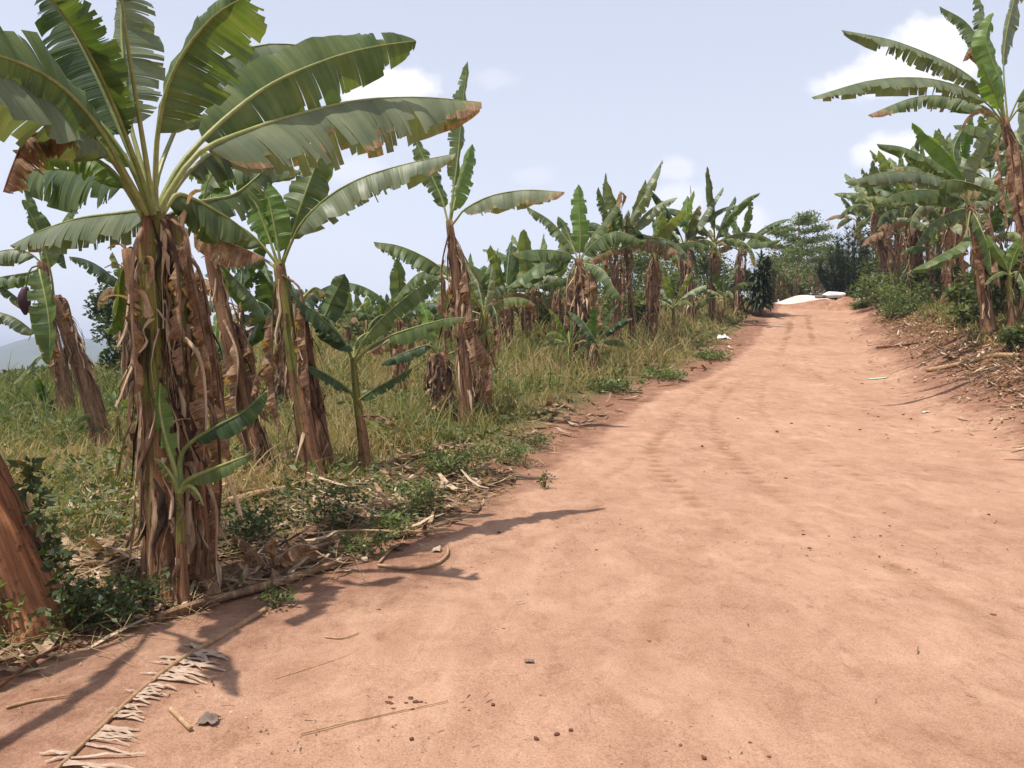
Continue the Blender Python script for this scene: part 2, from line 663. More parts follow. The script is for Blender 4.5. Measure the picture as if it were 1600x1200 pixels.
def crown(parent, org, c, seed, nl=9, L=1.8, W=.3, sub=False, az0=None, age=0.0, n=22, K=4, spread=1.0, tonev=.6, avoid=None, dead=2, mat='leaf'):
    rnd = random.Random(seed)
    az = rnd.uniform(0, 6.28) if az0 is None else az0
    for i in range(nl):
        f = i / max(1, nl - 1)
        az += 2.4 + rnd.gauss(0, .3)
        if avoid is not None and abs(((az - avoid[0] + PI) % (2 * PI)) - PI) < avoid[1]:
            continue
        e0 = 84 - 52 * f * spread + rnd.gauss(0, 5)
        ll = L * rnd.uniform(.8, 1.1) * (.82 if i == 0 else 1)
        bend = 10 + (95 * f ** 1.1) * spread + rnd.gauss(0, 12)
        pts = arc(c - Z * .05, az, e0, ll, bend)
        yng = f < .22
        fo = 18 + 45 * f + rnd.gauss(0, 6)
        dry = max(0, (f - .75) * .8 + age * f + rnd.gauss(0, .05)) + (rnd.uniform(.3, .75) if f > .55 and rnd.random() < .22 else 0)
        leaf(parent, org, pts, W * rnd.uniform(.85, 1.15) * (.8 if yng else 1), sub=sub,
             mat='leaf_young' if (yng and rnd.random() < .4) else (mat if rnd.random() < .75 else 'leaf_pale'),
             tp=rnd.uniform(.14, .24), fold=(fo, fo + rnd.gauss(0, 8)), curl=18 + 30 * f, tear=.25 + .6 * f, depth=.4 + .5 * f,
             dry=dry, edge=.12 + .35 * f, tip=.15 + .5 * f, seed=seed * 100 + i, n=n, K=K, tone=tonev + rnd.gauss(0, .14),
             rib_r=.0085 * L, rip=8)
    for i in range(dead):
        a = rnd.uniform(0, 6.28)
        l = L * rnd.uniform(.45, .8)
        p0 = c - Z * rnd.uniform(.05, .25)
        o = Vector((math.cos(a), math.sin(a), 0))
        pts = [p0, p0 + o * .18 + Z * .05, p0 + o * .3 - Z * l * .3, p0 + o * rnd.uniform(.15, .3) - Z * l * .75, p0 + o * rnd.uniform(.12, .36) - Z * l]
        dead_leaf(parent, org, pts, W * rnd.uniform(.3, .6), seed * 55 + i, tone=rnd.uniform(.35, .8), n=14 if not sub else 20, tear=.85)


def banana(base, H, label, seed, lean=(0, 0), r0=.11, nl=9, L=1.7, W=.28, group=None, mat='stem_brown', sub=False, dead=3, sheaths=7,
           age=0.0, name='banana_plant', n=22, K=4, spread=1.2, sk=56, skb=.45, **kw):
    org = Vector(base)
    t = thing(name, org, label, 'banana plant', group)
    top = org + Vector((lean[0], lean[1], H))
    mid = org + Vector((lean[0] * .35, lean[1] * .35, H * .5))
    cur = pstem(t, org, [org - Z * .06, mid, top], r0 * .8, r0 * .5, mat, seed, sheaths, sides=12, n=18, sk=sk, skb=skb, sklo=.2)
    crown(t, org, top, seed + 5, nl, L, W, sub, age=age, spread=spread, dead=dead, n=n, K=K, **kw)
    return t


def copy_tree(o, parent=None):
    c = o.copy()
    COL.objects.link(c)
    if parent is not None:
        c.parent = parent
    for ch in list(o.children):
        copy_tree(ch, c)
    return c


def PX(org, pts):
    return [P(*q) for q in pts]
# ------------------------------------------------------------------ hero plants on the left
FWD = CM @ Vector((0, 0, -1))


def dep(p):
    return (Vector(p) - Vector((0, 0, EYE))).dot(FWD)


RIGHT = Vector((1, 0, 0))
# ---- plant A: the tall plant of the front clump, its crown fills the upper left of the photo
bA = G(262, 938)
dA = dep(bA)
A = thing('banana_plant', bA, 'tallest banana plant at front left, big green crown of broad leaves over shaggy brown stems', 'banana plant', 'banana plants in the front clump')


def px(d, *pts):
    return [P(a, b, d + (c if c is not None else 0)) for a, b, c in pts]


cA = pstem(A, bA, [P(258, 945, dA), P(248, 720, dA), P(236, 520, dA + .05), P(238, 330, dA + .05)], .10, .072, 'stem', 3, 26, 18, n=40, rag=.34, swid=1.25, sk=85, skb=.3)
d = dA
LA = [
    # pts (px, py, depth offset), half-width, options
    ([(248, 330, .05), (285, 268, .1), (320, 232, .2), (390, 203, .5), (460, 180, .9), (560, 157, 1.3), (660, 152, 1.7), (752, 160, 1.95)], .50,
     dict(tp=.17, fold=(62, 50), curl=24, tear=.42, depth=.32, dry=.0, edge=.45, tip=.6, seed=11, n=46, mat='leaf_pale', rip=5, roll=0, tone=.62)),
    ([(246, 330, .05), (268, 280, .1), (300, 236, .2), (360, 178, .45), (430, 128, .75), (520, 90, 1.1), (590, 72, 1.35), (650, 64, 1.5)], .35,
     dict(tp=.22, fold=(10, 18), curl=12, tear=.25, depth=.35, dry=0, edge=.1, tip=.25, seed=12, n=44, roll=80, ratio=(.62, 1.0))),
    ([(243, 330, 0), (243, 270, -.05), (247, 205, -.1), (262, 135, -.15), (292, 75, -.2), (335, 25, -.3), (385, -5, -.4), (420, -10, -.45)], .36,
     dict(tp=.28, fold=(30, 22), curl=20, tear=.3, depth=.45, dry=.0, edge=.25, tip=.45, seed=13, n=40, hint=(1, -.15, 0), ratio=(.28, 1.0))),
    ([(238, 325, .1), (222, 262, .15), (203, 190, .2), (194, 110, .25), (190, 20, .3), (205, -60, .3)], .28,
     dict(tp=.35, fold=(28, 20), curl=12, tear=.5, depth=.5, seed=14, n=34, hint=(1, .25, 0), ratio=(.3, 1), mat='leaf_pale')),
    ([(240, 330, -.05), (228, 250, -.15), (212, 150, -.3), (198, 60, -.45), (188, -30, -.6), (190, -140, -.7)], .3,
     dict(tp=.72, fold=(30, 30), curl=20, seed=15, n=20, hint=(1, .2, 0))),
    ([(240, 335, -.05), (215, 262, -.2), (180, 170, -.4), (148, 100, -.6), (112, 40, -.85), (75, -5, -1.1), (30, -25, -1.3)], .34,
     dict(tp=.30, fold=(38, 30), curl=25, tear=.5, depth=.6, seed=16, n=36, hint=(.75, -.66, 0), rip=10, edge=.1, ratio=(1.0, .5), tone=.42)),
    ([(240, 332, .05), (212, 262, .1), (182, 192, .1), (150, 120, .1), (112, 45, .1), (70, -30, .1)], .30,
     dict(tp=.34, fold=(26, 30), curl=18, tear=.6, depth=.6, seed=23, n=32, hint=(1, .5, 0), tone=.36, edge=.1)),
    ([(236, 332, -.02), (205, 262, -.1), (168, 205, -.15), (125, 160, -.2), (82, 120, -.25)], .15,
     dict(tp=.3, fold=(30, 36), curl=30, tear=.6, depth=.6, seed=24, n=24, mat='leaf_young', edge=.1, roll=-60)),
    ([(252, 332, .1), (290, 275, .5), (340, 235, 1.0), (400, 228, 1.4), (455, 250, 1.7)], .24,
     dict(tp=.3, fold=(46, 56), tear=.6, depth=.5, seed=25, n=26)),
    ([(232, 335, -.05), (195, 270, -.2), (158, 205, -.35), (110, 148, -.6), (60, 112, -.85), (0, 88, -1.15), (-80, 70, -1.5)], .30,
     dict(tp=.30, fold=(14, 14), curl=14, tear=.2, depth=.3, seed=17, n=34, roll=-82, mat='leaf', ratio=(.75, 1))),
    ([(230, 335, 0), (202, 290, -.1), (165, 236, -.2), (120, 188, -.4), (60, 140, -.75), (0, 114, -1.1), (-70, 112, -1.5)], .36,
     dict(tp=.22, fold=(50, 40), curl=20, tear=.2, depth=.3, seed=18, n=34, roll=0, mat='leaf_pale', tip=.5)),
    ([(225, 340, 0), (195, 292, -.05), (165, 258, -.1), (120, 238, -.2), (70, 232, -.35), (20, 235, -.5)], .17,
     dict(tp=.22, fold=(40, 60), curl=50, tear=.3, depth=.4, seed=19, n=26, mat='leaf_young', tip=.9, edge=.2)),
    ([(232, 345, .15), (205, 300, .3), (175, 276, .5), (120, 266, .8), (65, 264, 1.1), (18, 268, 1.3)], .33,
     dict(tp=.22, fold=(60, 74), curl=30, tear=.8, depth=.5, seed=20, n=32)),
    ([(250, 340, .1), (275, 305, .25), (300, 310, .4), (335, 328, .55), (370, 350, .7), (395, 372, .8)], .26,
     dict(tp=.14, fold=(55, 60), curl=30, tear=.35, depth=.4, seed=21, n=26)),
    ([(240, 330, -.05), (250, 262, .3), (300, 150, .8), (345, 95, 1.1), (410, 70, 1.3), (480, 72, 1.5), (530, 84, 1.6)], .32,
     dict(tp=.35, fold=(30, 50), curl=30, tear=.3, seed=22, n=30, mat='leaf_pale')),
]
for pts, W, o in LA:
    leaf(A, bA, px(d, *pts), W, K=6, **o)
# red-brown withered leaf end at the far left
dead_leaf(A, bA, px(d, (150, 215, -.3), (95, 205, -.4), (45, 215, -.5), (20, 260, -.5), (5, 300, -.5)), .2, 30, tp=.1, fold=(50, 70), tone=.4)
dead_leaf(A, bA, px(d, (250, 335, .1), (285, 360, .05), (300, 430, .0), (318, 520, -.05), (330, 580, -.05)), .12, 31, sub=True, tone=.45)
dead_leaf(A, bA, px(d, (255, 345, .0), (275, 400, -.12), (283, 500, -.16), (290, 620, -.18)), .13, 32, tone=.38)
dead_leaf(A, bA, px(d, (225, 350, .0), (208, 400, -.12), (206, 480, -.15), (215, 640, -.16)), .12, 33, tone=.55)
dead_leaf(A, bA, px(d, (262, 380, .2), (310, 420, .25), (330, 520, .2), (345, 640, .15)), .16, 34, tone=.42)

# ---- plant B: second thick stem of that clump with its own smaller crown behind
bB = G(305, 925)
dB = dep(bB) + .12
B = thing('banana_plant', bB, 'shaggy thick banana stem hung with dead leaves, right beside the tallest front plant', 'banana plant', 'banana plants in the front clump')
cB = pstem(B, bB, [P(303, 945, dB), P(296, 740, dB), P(283, 560, dB), P(268, 340, dB)], .115, .07, 'stem', 9, 26, 18, n=40, rag=.34, swid=1.2, sk=110, skb=.45)
for pts, W, o in [
    ([(262, 340, 0), (292, 320, .4), (330, 312, .9), (372, 300, 1.3), (430, 250, 1.8)], .24, dict(tp=.2, seed=41, tear=.4)),
    ([(258, 345, 0), (225, 330, .5), (180, 334, .9), (120, 342, 1.2), (60, 362, 1.5), (16, 384, 1.7)], .30, dict(tp=.16, fold=(55, 70), curl=20, tear=.75, depth=.45, seed=42, mat='leaf_pale', n=34, tip=.45)),
]:
    leaf(B, bB, px(dB, *pts), W, K=5, **o)
for k, (pts, W, tn) in enumerate([
    ([(266, 400, -.1), (300, 450, -.15), (322, 540, -.15), (335, 640, -.12)], .13, .45),
    ([(280, 520, -.14), (312, 560, -.25), (322, 640, -.22), (318, 720, -.2)], .17, .72),
    ([(300, 600, -.1), (335, 650, -.2), (345, 750, -.15), (340, 850, -.1)], .16, .4),
    ([(272, 420, .1), (320, 480, .3), (345, 600, .35), (360, 720, .3)], .2, .42),
    ([(320, 740, -.1), (338, 800, -.2), (338, 880, -.2), (345, 925, -.25)], .12, .6),
    ([(258, 640, -.15), (240, 660, -.25), (225, 700, -.25), (222, 720, -.25)], .09, .6)]):
    dead_leaf(B, bB, px(dB, *pts), W * .7, 50 + k, sub=(k < 2), tone=tn)

# ---- third, thinner stem of the clump
bC = G(238, 915)
C = thing('banana_plant', bC, 'slim leaning banana stem wrapped in pale peeling sheaths, leftmost of the front clump', 'banana plant', 'banana plants in the front clump')
dC = dep(bC)
pstem(C, bC, [P(240, 925, dC), P(238, 760, dC), P(224, 560, dC), P(205, 390, dC)], .075, .06, 'stem_brown', 14, 14, 14, n=26, rag=.2, swid=1.4)
sheath(C, bC, P(206, 500, dC - .06), Vector((-1, -.3, 0)), Vector((0, 0, 1)), .3, .1, 150, 5, .75)
sheath(C, bC, P(208, 400, dC - .06), Vector((-.8, -.6, 0)), Vector((0, 0, -1)), .5, .12, 20, 6, .6)
leaf(C, bC, px(dC, (205, 390, 0), (190, 430, .3), (185, 480, .5), (170, 520, .7)), .16, seed=61, tp=.1, fold=(50, 50))

# ---- sucker in front of the clump
bS = G(285, 946)
dS = dep(bS) - .02
S_ = thing('banana_sucker', bS, 'small young banana shoot with yellowing leaves at the foot of the front clump', 'banana plant', 'young banana shoots')
pstem(S_, bS, [P(286, 950, dS), P(283, 850, dS), P(280, 765, dS)], .044, .022, 'stem', 21, 4, 12, n=14, rag=.06, sk=0)
for pts, W, o in [
    ([(280, 770, 0), (272, 730, 0), (260, 690, 0), (250, 640, 0), (250, 598, 0)], .075, dict(tp=.3, fold=(15, 15), mat='leaf_young', seed=71, hint=(1, 0, 0), tip=0)),
    ([(282, 768, 0), (292, 752, -.03), (320, 738, -.08), (360, 722, -.14), (396, 708, -.18)], .085, dict(tp=.16, fold=(35, 30), roll=30, mat='leaf', seed=72, tear=.2)),
    ([(282, 765, 0), (282, 715, .02), (300, 690, .03), (335, 668, .04), (378, 645, .06), (416, 612, .06)], .11, dict(tp=.38, fold=(18, 18), roll=42, mat='leaf', seed=73, tear=.1, tone=.3)),
    ([(278, 765, 0), (268, 745, -.05), (252, 722, -.1), (240, 716, -.12)], .05, dict(tp=.2, dry=.38, seed=74, edge=.1)),
    ([(284, 765, 0), (298, 760, -.05), (310, 772, -.1), (318, 790, -.12)], .045, dict(tp=.2, dry=.45, seed=75)),
]:
    leaf(S_, bS, px(dS, *pts), W, n=18, K=4, **o)

# ---- cut stub at the left edge
bT = G(72, 990)
dT = dep(bT)
T_ = thing('banana_plant', bT, 'thick orange brown banana trunk leaning out through the left edge of the picture', 'banana plant')
pstem(T_, bT, [P(66, 1005, dT), P(18, 880, dT), P(-32, 765, dT), P(-76, 655, dT - .05), P(-120, 420, dT - .3), P(-146, 165, 3.85)], .175, .11, 'stem_orange', 33, 20, 22, n=30, rag=.14, swid=1.0, flare=1.2, sk=14, skb=.1)
# ---- leaning stem D behind, with the tan dead leaf
bD = G(412, 742)
dD = dep(bD)
D_ = thing('banana_plant', bD, 'leaning brown banana stem behind the front clump, holding up a large tan dead leaf', 'banana plant', 'banana plants in the second clump')
pstem(D_, bD, [P(414, 748, dD), P(385, 640, dD), P(352, 500, dD), P(328, 395, dD)], .13, .075, 'stem_brown', 41, 12, 14, n=26, rag=.2)
for pts, W, o in [
    ([(328, 395, 0), (318, 340, -.1), (325, 285, -.2), (350, 262, -.3), (420, 255, -.4), (470, 268, -.5)], .30, dict(tp=.3, fold=(45, 60), curl=25, tear=.4, seed=81, mat='leaf')),
    ([(328, 395, 0), (330, 340, .2), (328, 290, .3), (316, 235, .4)], .26, dict(tp=.3, fold=(25, 20), seed=82, hint=(1, 0, 0), mat='leaf_young')),
    ([(330, 400, 0), (360, 430, .3), (400, 470, .5), (430, 530, .6)], .22, dict(tp=.2, seed=83, tear=.6)),
]:
    leaf(D_, bD, px(dD, *pts), W, n=26, K=5, **o)
leaf(D_, bD, px(dD, (300, 358, -.5), (322, 366, -.5), (352, 376, -.5), (385, 390, -.5), (412, 402, -.5)), .30, 'dead_leaf', mat='leaf', ribmat='dead', tp=.02, fold=(40, 78), curl=12, dry=1.1, edge=0, tip=0,
     tear=.6, depth=.5, seed=84, tone=.8, rip=8, n=22)
dead_leaf(D_, bD, px(dD, (350, 500, -.1), (372, 560, -.2), (368, 640, -.2), (385, 700, -.2)), .2, 86, tone=.6)
dead_leaf(D_, bD, px(dD, (345, 480, .1), (390, 540, .1), (402, 600, .1), (420, 660, .1)), .2, 87, tone=.45)

# ---- clump 2
bE = G(492, 752)
dE = dep(bE)
E_ = thing('banana_plant', bE, 'banana plant with a yellow green streaked stem and two bright upright young leaves', 'banana plant', 'banana plants in the second clump')
pstem(E_, bE, [P(494, 760, dE), P(472, 640, dE), P(452, 520, dE), P(436, 412, dE)], .12, .07, 'stem', 45, 10, 16, n=28, rag=.1)
for pts, W, o in [
    ([(434, 412, 0), (418, 365, 0), (398, 315, 0), (375, 262, .05)], .24, dict(tp=.2, fold=(20, 16), mat='leaf_young', seed=91, hint=(1, .1, 0), tear=.2, depth=.3)),
    ([(438, 412, -.05), (432, 370, -.08), (424, 330, -.1), (414, 285, -.1)], .20, dict(tp=.14, fold=(22, 26), mat='leaf_young', seed=92, hint=(1, -.3, 0), tear=.0)),
    ([(440, 414, 0), (455, 365, .15), (474, 310, .2), (497, 250, .3), (520, 205, .3)], .30, dict(tp=.2, fold=(24, 20), seed=93, hint=(1, .3, 0), tear=.3, depth=.3)),
    ([(440, 418, 0), (455, 380, -.1), (474, 345, -.2), (515, 306, -.3), (570, 276, -.4), (640, 255, -.5), (712, 240, -.6)], .34, dict(tp=.17, fold=(40, 60), curl=22, tear=.55, depth=.35, seed=94, mat='leaf_pale', n=40, edge=.25)),
    ([(434, 414, 0), (405, 378, -.05), (372, 352, -.1), (330, 338, -.2), (280, 340, -.3)], .28, dict(tp=.22, fold=(45, 60), seed=95, tear=.3)),
    ([(434, 420, 0), (400, 400, .4), (360, 405, .8), (320, 430, 1.1)], .24, dict(tp=.2, fold=(50, 60), seed=96, tear=.5)),
]:
    leaf(E_, bE, px(dE, *pts), W, K=5, **{**dict(n=30), **o})
for k, (pts, W, tn) in enumerate([
    ([(440, 430, -.05), (470, 455, -.1), (478, 540, -.12), (486, 640, -.1)], .15, .42),
    ([(430, 440, .05), (425, 520, .0), (428, 600, .0), (440, 680, .0)], .16, .45),
    ([(452, 520, .1), (425, 560, .1), (400, 590, .1), (392, 620, .1)], .14, .6)]):
    dead_leaf(E_, bE, px(dE, *pts), W, 97 + k, tone=tn)

bE2 = G(512, 742)
dE2 = dep(bE2) + .1
E2 = thing('banana_plant', bE2, 'dark brown banana stem standing just right of the yellow streaked stem, with dark drooping leaves', 'banana plant', 'banana plants in the second clump')
pstem(E2, bE2, [P(514, 750, dE2), P(495, 640, dE2), P(478, 540, dE2), P(468, 470, dE2)], .11, .06, 'stem_brown', 47, 12, 14, n=24, rag=.22)
for pts, W, o in [
    ([(468, 470, 0), (490, 455, .1), (512, 440, .2), (528, 420, .2), (540, 428, .2)], .0, {}),
    ([(468, 475, 0), (505, 495, -.1), (530, 520, -.15), (552, 548, -.2)], .24, dict(tp=.1, fold=(30, 40), seed=101, tone=.3)),
    ([(470, 470, 0), (500, 500, .2), (520, 465, .3), (538, 428, .3)], .2, dict(tp=.3, fold=(14, 14), seed=102, hint=(1, 0, .2), tone=.35)),
    ([(466, 470, 0), (440, 480, .3), (410, 500, .6), (380, 540, .9)], .22, dict(tp=.1, seed=103, tone=.35)),
    ([(468, 470, 0), (490, 450, .3), (505, 455, .4), (520, 460, .5)], .1, dict(tp=.2, seed=104, dry=.4)),
]:
    if W: leaf(E2, bE2, px(dE2, *pts), W, n=22, K=5, **o)

# ---- sucker F
bF = G(572, 742)
dF = dep(bF)
F_ = thing('banana_sucker', bF, 'young banana plant, slim dark stem, wide spreading leaves, right of the yellow streaked stem', 'banana plant', 'young banana shoots')
pstem(F_, bF, [P(574, 750, dF), P(566, 680, dF), P(556, 610, dF), P(552, 560, dF)], .075, .036, 'stem', 49, 10, 12, n=20, rag=.16, lo=.02, hi=.6, sk=0)
for pts, W, o in [
    ([(552, 565, 0), (535, 530, -.1), (505, 500, -.3), (478, 478, -.5), (458, 462, -.6)], .20, dict(tp=.25, fold=(24, 30), roll=-30, seed=111, tone=.32)),
    ([(552, 565, 0), (570, 530, -.1), (600, 495, -.2), (640, 460, -.3), (672, 440, -.4), (692, 434, -.4)], .22, dict(tp=.2, fold=(20, 24), roll=38, seed=112, tear=.4, n=30, mat='leaf')),
    ([(553, 570, 0), (575, 545, -.2), (612, 524, -.4), (660, 508, -.6), (700, 498, -.75), (728, 496, -.8)], .17, dict(tp=.2, fold=(30, 45), roll=20, seed=113, tear=.2, n=26)),
    ([(553, 620, 0), (540, 605, -.1), (515, 588, -.2), (490, 575, -.3), (474, 570, -.35)], .13, dict(tp=.12, fold=(20, 30), roll=-30, seed=114, tone=.35)),
    ([(556, 630, 0), (575, 615, -.1), (600, 600, -.15), (625, 586, -.2), (645, 575, -.25)], .12, dict(tp=.12, fold=(15, 20), roll=35, seed=115, tone=.35)),
    ([(552, 565, 0), (556, 535, .1), (575, 520, .3), (600, 520, .5)], .16, dict(tp=.2, fold=(40, 40), seed=116)),
]:
    leaf(F_, bF, px(dF, *pts), W, K=5, **{**dict(n=22), **o})
dead_leaf(F_, bF, px(dF, (575, 552, -.3), (595, 540, -.35), (612, 530, -.4), (626, 545, -.4)), .12, 117, tp=.05, tone=.75)
dead_leaf(F_, bF, px(dF, (560, 650, 0), (590, 650, -.1), (612, 660, -.2), (626, 672, -.2)), .07, 118, tp=.05, tone=.5, dry=.6)

# ---- clump 3
bg = G(722, 668)
dG = dep(bg)
G1 = thing('banana_plant', bg, 'tall slim banana plant with a narrow leaf straight up and a half brown leaf', 'banana plant', 'banana plants in the third clump')
pstem(G1, bg, [P(730, 675, dG), P(726, 560, dG), P(716, 450, dG), P(702, 345, dG)], .13, .062, 'stem_brown', 55, 14, 16, n=30, rag=.25, sk=46, skb=.4)
for pts, W, o in [
    ([(702, 348, 0), (708, 300, 0), (716, 240, 0), (722, 170, 0), (731, 96, 0)], .24, dict(tp=.22, fold=(40, 40), curl=10, seed=121, hint=(1, .6, 0), tear=.7, depth=.5)),
    ([(700, 348, 0), (690, 310, .05), (672, 270, .1), (652, 225, .15), (640, 200, .15)], .24, dict(tp=.15, fold=(24, 24), seed=122, hint=(1, .2, 0), tear=.5)),
    ([(704, 348, 0), (712, 310, .1), (724, 270, .2), (738, 225, .3)], .24, dict(tp=.15, fold=(20, 30), seed=123, hint=(1, -.3, 0), tear=.4, mat='leaf_young')),
    ([(704, 355, 0), (714, 342, -.1), (728, 326, -.2), (768, 306, -.4), (822, 297, -.6), (882, 300, -.8)], .36, dict(tp=.17, fold=(40, 66), curl=16, seed=124, tear=.7, depth=.3, dry=.12, edge=.55, tip=.65, mat='leaf_pale', n=36)),
    ([(704, 440, .2), (690, 420, .2), (660, 400, .1), (622, 384, 0), (584, 378, -.1)], .32, dict(tp=.1, fold=(55, 62), curl=10, seed=125, tear=.8, depth=.4, n=32)),
    ([(704, 440, .2), (680, 425, .4), (650, 430, .6), (615, 470, .7)], .28, dict(tp=.1, fold=(20, 50), seed=126, tear=.3, roll=-30)),
]:
    leaf(G1, bg, px(dG, *pts), W, K=5, **{**dict(n=26), **o})
for k, (pts, W) in enumerate([([(702, 360, -.05), (690, 420, -.1), (692, 500, -.15), (698, 580, -.15)], .2), ([(706, 360, 0), (728, 420, -.1), (740, 520, -.1), (748, 600, -.1)], .22),
                              ([(700, 380, .1), (715, 470, .2), (765, 560, .1), (768, 640, .1)], .3)]):
    dead_leaf(G1, bg, px(dG, *pts), W, 127 + k, tone=.42)

bg2 = G(690, 655)
dg2 = dep(bg2)
G2 = thing('banana_plant', bg2, 'short shaggy banana stump with a pale green leaf tuft, left of the tall slim plant', 'banana plant', 'banana plants in the third clump')
pstem(G2, bg2, [P(692, 662, dg2), P(690, 610, dg2), P(684, 552, dg2)], .26, .17, 'stem_brown', 57, 30, 16, n=18, rag=.3, swid=.5, sk=110, skb=.3)
for pts, W, o in [
    ([(684, 560, 0), (690, 520, 0), (694, 480, .0), (700, 452, 0)], .12, dict(tp=.3, fold=(14, 14), hint=(1, 0, 0), seed=131, mat='leaf_young')),
    ([(686, 560, 0), (670, 540, -.1), (640, 548, -.2), (610, 560, -.3), (595, 570, -.3)], .2, dict(tp=.2, fold=(50, 50), seed=132, tone=.3)),
    ([(686, 560, 0), (720, 545, -.2), (745, 530, -.3), (772, 508, -.4)], .13, dict(tp=.2, fold=(20, 20), roll=30, seed=133, tear=.5)),
    ([(684, 560, 0), (672, 520, .2), (665, 490, .3), (655, 470, .4)], .16, dict(tp=.3, fold=(20, 20), hint=(1, 0, 0), seed=134, mat='leaf_young')),
]:
    leaf(G2, bg2, px(dg2, *pts), W, n=20, K=4, **o)

bg3 = G(748, 650)
G3 = banana(bg3, 2.0, 'thick shaggy banana stem with dead brown skirts, right of the tall slim plant', 137, (.1, 0), .17, 6, 1.3, .22,
            'banana plants in the third clump', dead=8, sheaths=16, sub=False, mat='stem')

# ---- left rear pair
bh = G(160, 692)
dh = dep(bh)
H1 = thing('banana_plant', bh, 'smooth leaning brown banana trunk behind the front clump at far left, its top broken', 'banana plant', 'banana plants at the far left')
pstem(H1, bh, [P(164, 700, dh), P(140, 620, dh), P(112, 530, dh), P(84, 465, dh)], .15, .12, 'stem_brown', 61, 8, 14, n=24, rag=.1, sk=20, sklo=.55)
dead_leaf(H1, bh, px(dh, (84, 465, 0), (104, 470, -.1), (116, 520, -.1), (122, 560, -.1)), .2, 140, tone=.38)
dead_leaf(H1, bh, px(dh, (90, 470, .1), (70, 500, -.1), (84, 560, -.1), (90, 600, -.1)), .2, 141, tone=.4)
for pts, W, o in [
    ([(84, 465, 0), (80, 430, -.1), (70, 390, -.2), (55, 350, -.3), (35, 312, -.4)], .22, dict(tp=.3, fold=(20, 30), hint=(1, 0, 0), seed=142, tear=.7)),
    ([(84, 465, 0), (62, 420, -.2), (72, 470, -.4), (78, 520, -.5), (76, 570, -.5)], .26, dict(tp=.25, fold=(24, 24), hint=(1, 0, 0), seed=143, tear=.2)),
]:
    leaf(H1, bh, px(dh, *pts), W, n=26, K=4, **o)
bh2 = G(108, 665)
dh2 = dep(bh2)
H2 = thing('banana_plant', bh2, 'upright banana plant at the far left with a dark hanging flower bud', 'banana plant', 'banana plants at the far left')
pstem(H2, bh2, [P(110, 672, dh2), P(98, 590, dh2), P(80, 520, dh2), P(66, 410, dh2)], .16, .10, 'stem_brown', 63, 10, 14, n=24, rag=.2)
for pts, W, o in [
    ([(66, 410, 0), (55, 365, 0), (45, 325, 0), (36, 290, 0)], .2, dict(tp=.15, fold=(45, 45), hint=(1, 0, 0), seed=151, tear=.9, depth=.7)),
    ([(66, 410, 0), (85, 370, .1), (105, 335, .2), (125, 315, .2)], .22, dict(tp=.15, fold=(40, 30), seed=152, tear=.8, depth=.6)),
    ([(66, 412, 0), (45, 395, -.1), (15, 390, -.2), (-30, 400, -.3)], .34, dict(tp=.15, fold=(50, 62), seed=153, tear=.7, mat='leaf_pale')),
    ([(66, 415, 0), (50, 425, -.1), (20, 430, -.2), (-30, 438, -.3)], .3, dict(tp=.15, fold=(40, 40), seed=154, tear=.2)),
    ([(80, 520, 0), (60, 490, -.1), (30, 468, -.2), (0, 445, -.3), (-30, 430, -.3)], .16, dict(tp=.2, fold=(50, 62), seed=155, tear=.8, dry=.38)),
    ([(78, 530, 0), (55, 520, -.2), (20, 495, -.4), (-30, 480, -.5)], .26, dict(tp=.2, fold=(40, 62), seed=156, tear=.4, mat='leaf_pale')),
    ([(90, 560, 0), (65, 555, -.2), (40, 580, -.3), (20, 600, -.4)], .1, dict(tp=.2, fold=(30, 30), seed=157, tear=.4, dry=.2)),
    ([(66, 412, 0), (80, 395, .1), (96, 392, .2), (104, 420, .3)], .26, dict(tp=.15, fold=(45, 45), seed=158, tear=.7)),
]:
    leaf(H2, bh2, px(dh2, *pts), W, n=26, K=4, **o)
mbb = MB()
tube(mbb, catmull(px(dh2, (60, 415, -.3), (48, 420, -.5), (42, 440, -.5), (40, 460, -.5)), 8), lambda t: .018, 6)
mbb.build('fruit_stalk', M['stem_green'], H2, bh2)
mbb = MB()
tube(mbb, catmull(px(dh2, (40, 448, -.5), (38, 470, -.5), (40, 492, -.5)), 10), lambda t: .02 + .085 * math.sin(PI * min(1, .08 + t * .9)), 10, rag=.5, seed=4)
M['bud'] = simple_mat('banana_bud', [(.3, (.02, .008, .010)), (.6, (.07, .025, .03))], 20, rough=.5)
mbb.build('flower_bud', M['bud'], H2, bh2)
# small shoots at their feet
for k, (q, lab) in enumerate([((70, 668), 'low banana shoot with dark leaves left of the leaning far-left trunk'), ((185, 690), 'low banana shoot with dark leaves right of the leaning far-left trunk')]):
    banana(G(*q), .45, lab, 160 + k, (0, 0), .04, 5, .75, .11, 'young banana shoots', 'stem_green', name='banana_sucker', dead=0, sheaths=2)

cT = P(-146, 165, 3.85)
for k, (q, W) in enumerate([((-2.2, 2.98, cT.z - .02), .19), ((-3.0, 2.35, cT.z - .15), .12), ((-4.6, 3.4, cT.z + .1), .26), ((-4.0, 5.2, cT.z + .2), .26), ((-3.9, 2.3, cT.z + .2), .24)]):
    q = Vector(q)
    leaf(T_, bT, [cT - Z * .05, cT.lerp(q, .3) + Z * .25, cT.lerp(q, .65) + Z * .3, q], W, n=22, K=4, seed=170 + k, tear=.4, tp=.22)
# ------------------------------------------------------------------ plants along the left of the road, further off
def row_plant(q, top_px, label, seed, group, lean_px=0, wrel=1.0, **kw):
    """base at pixel q, crown at height top_px."""
    b = G(*q)
    dd = dep(b)
    H = (q[1] - top_px) / F * dd
    return banana(b, H, label, seed, (lean_px / F * dd, 0), group=group, **kw)


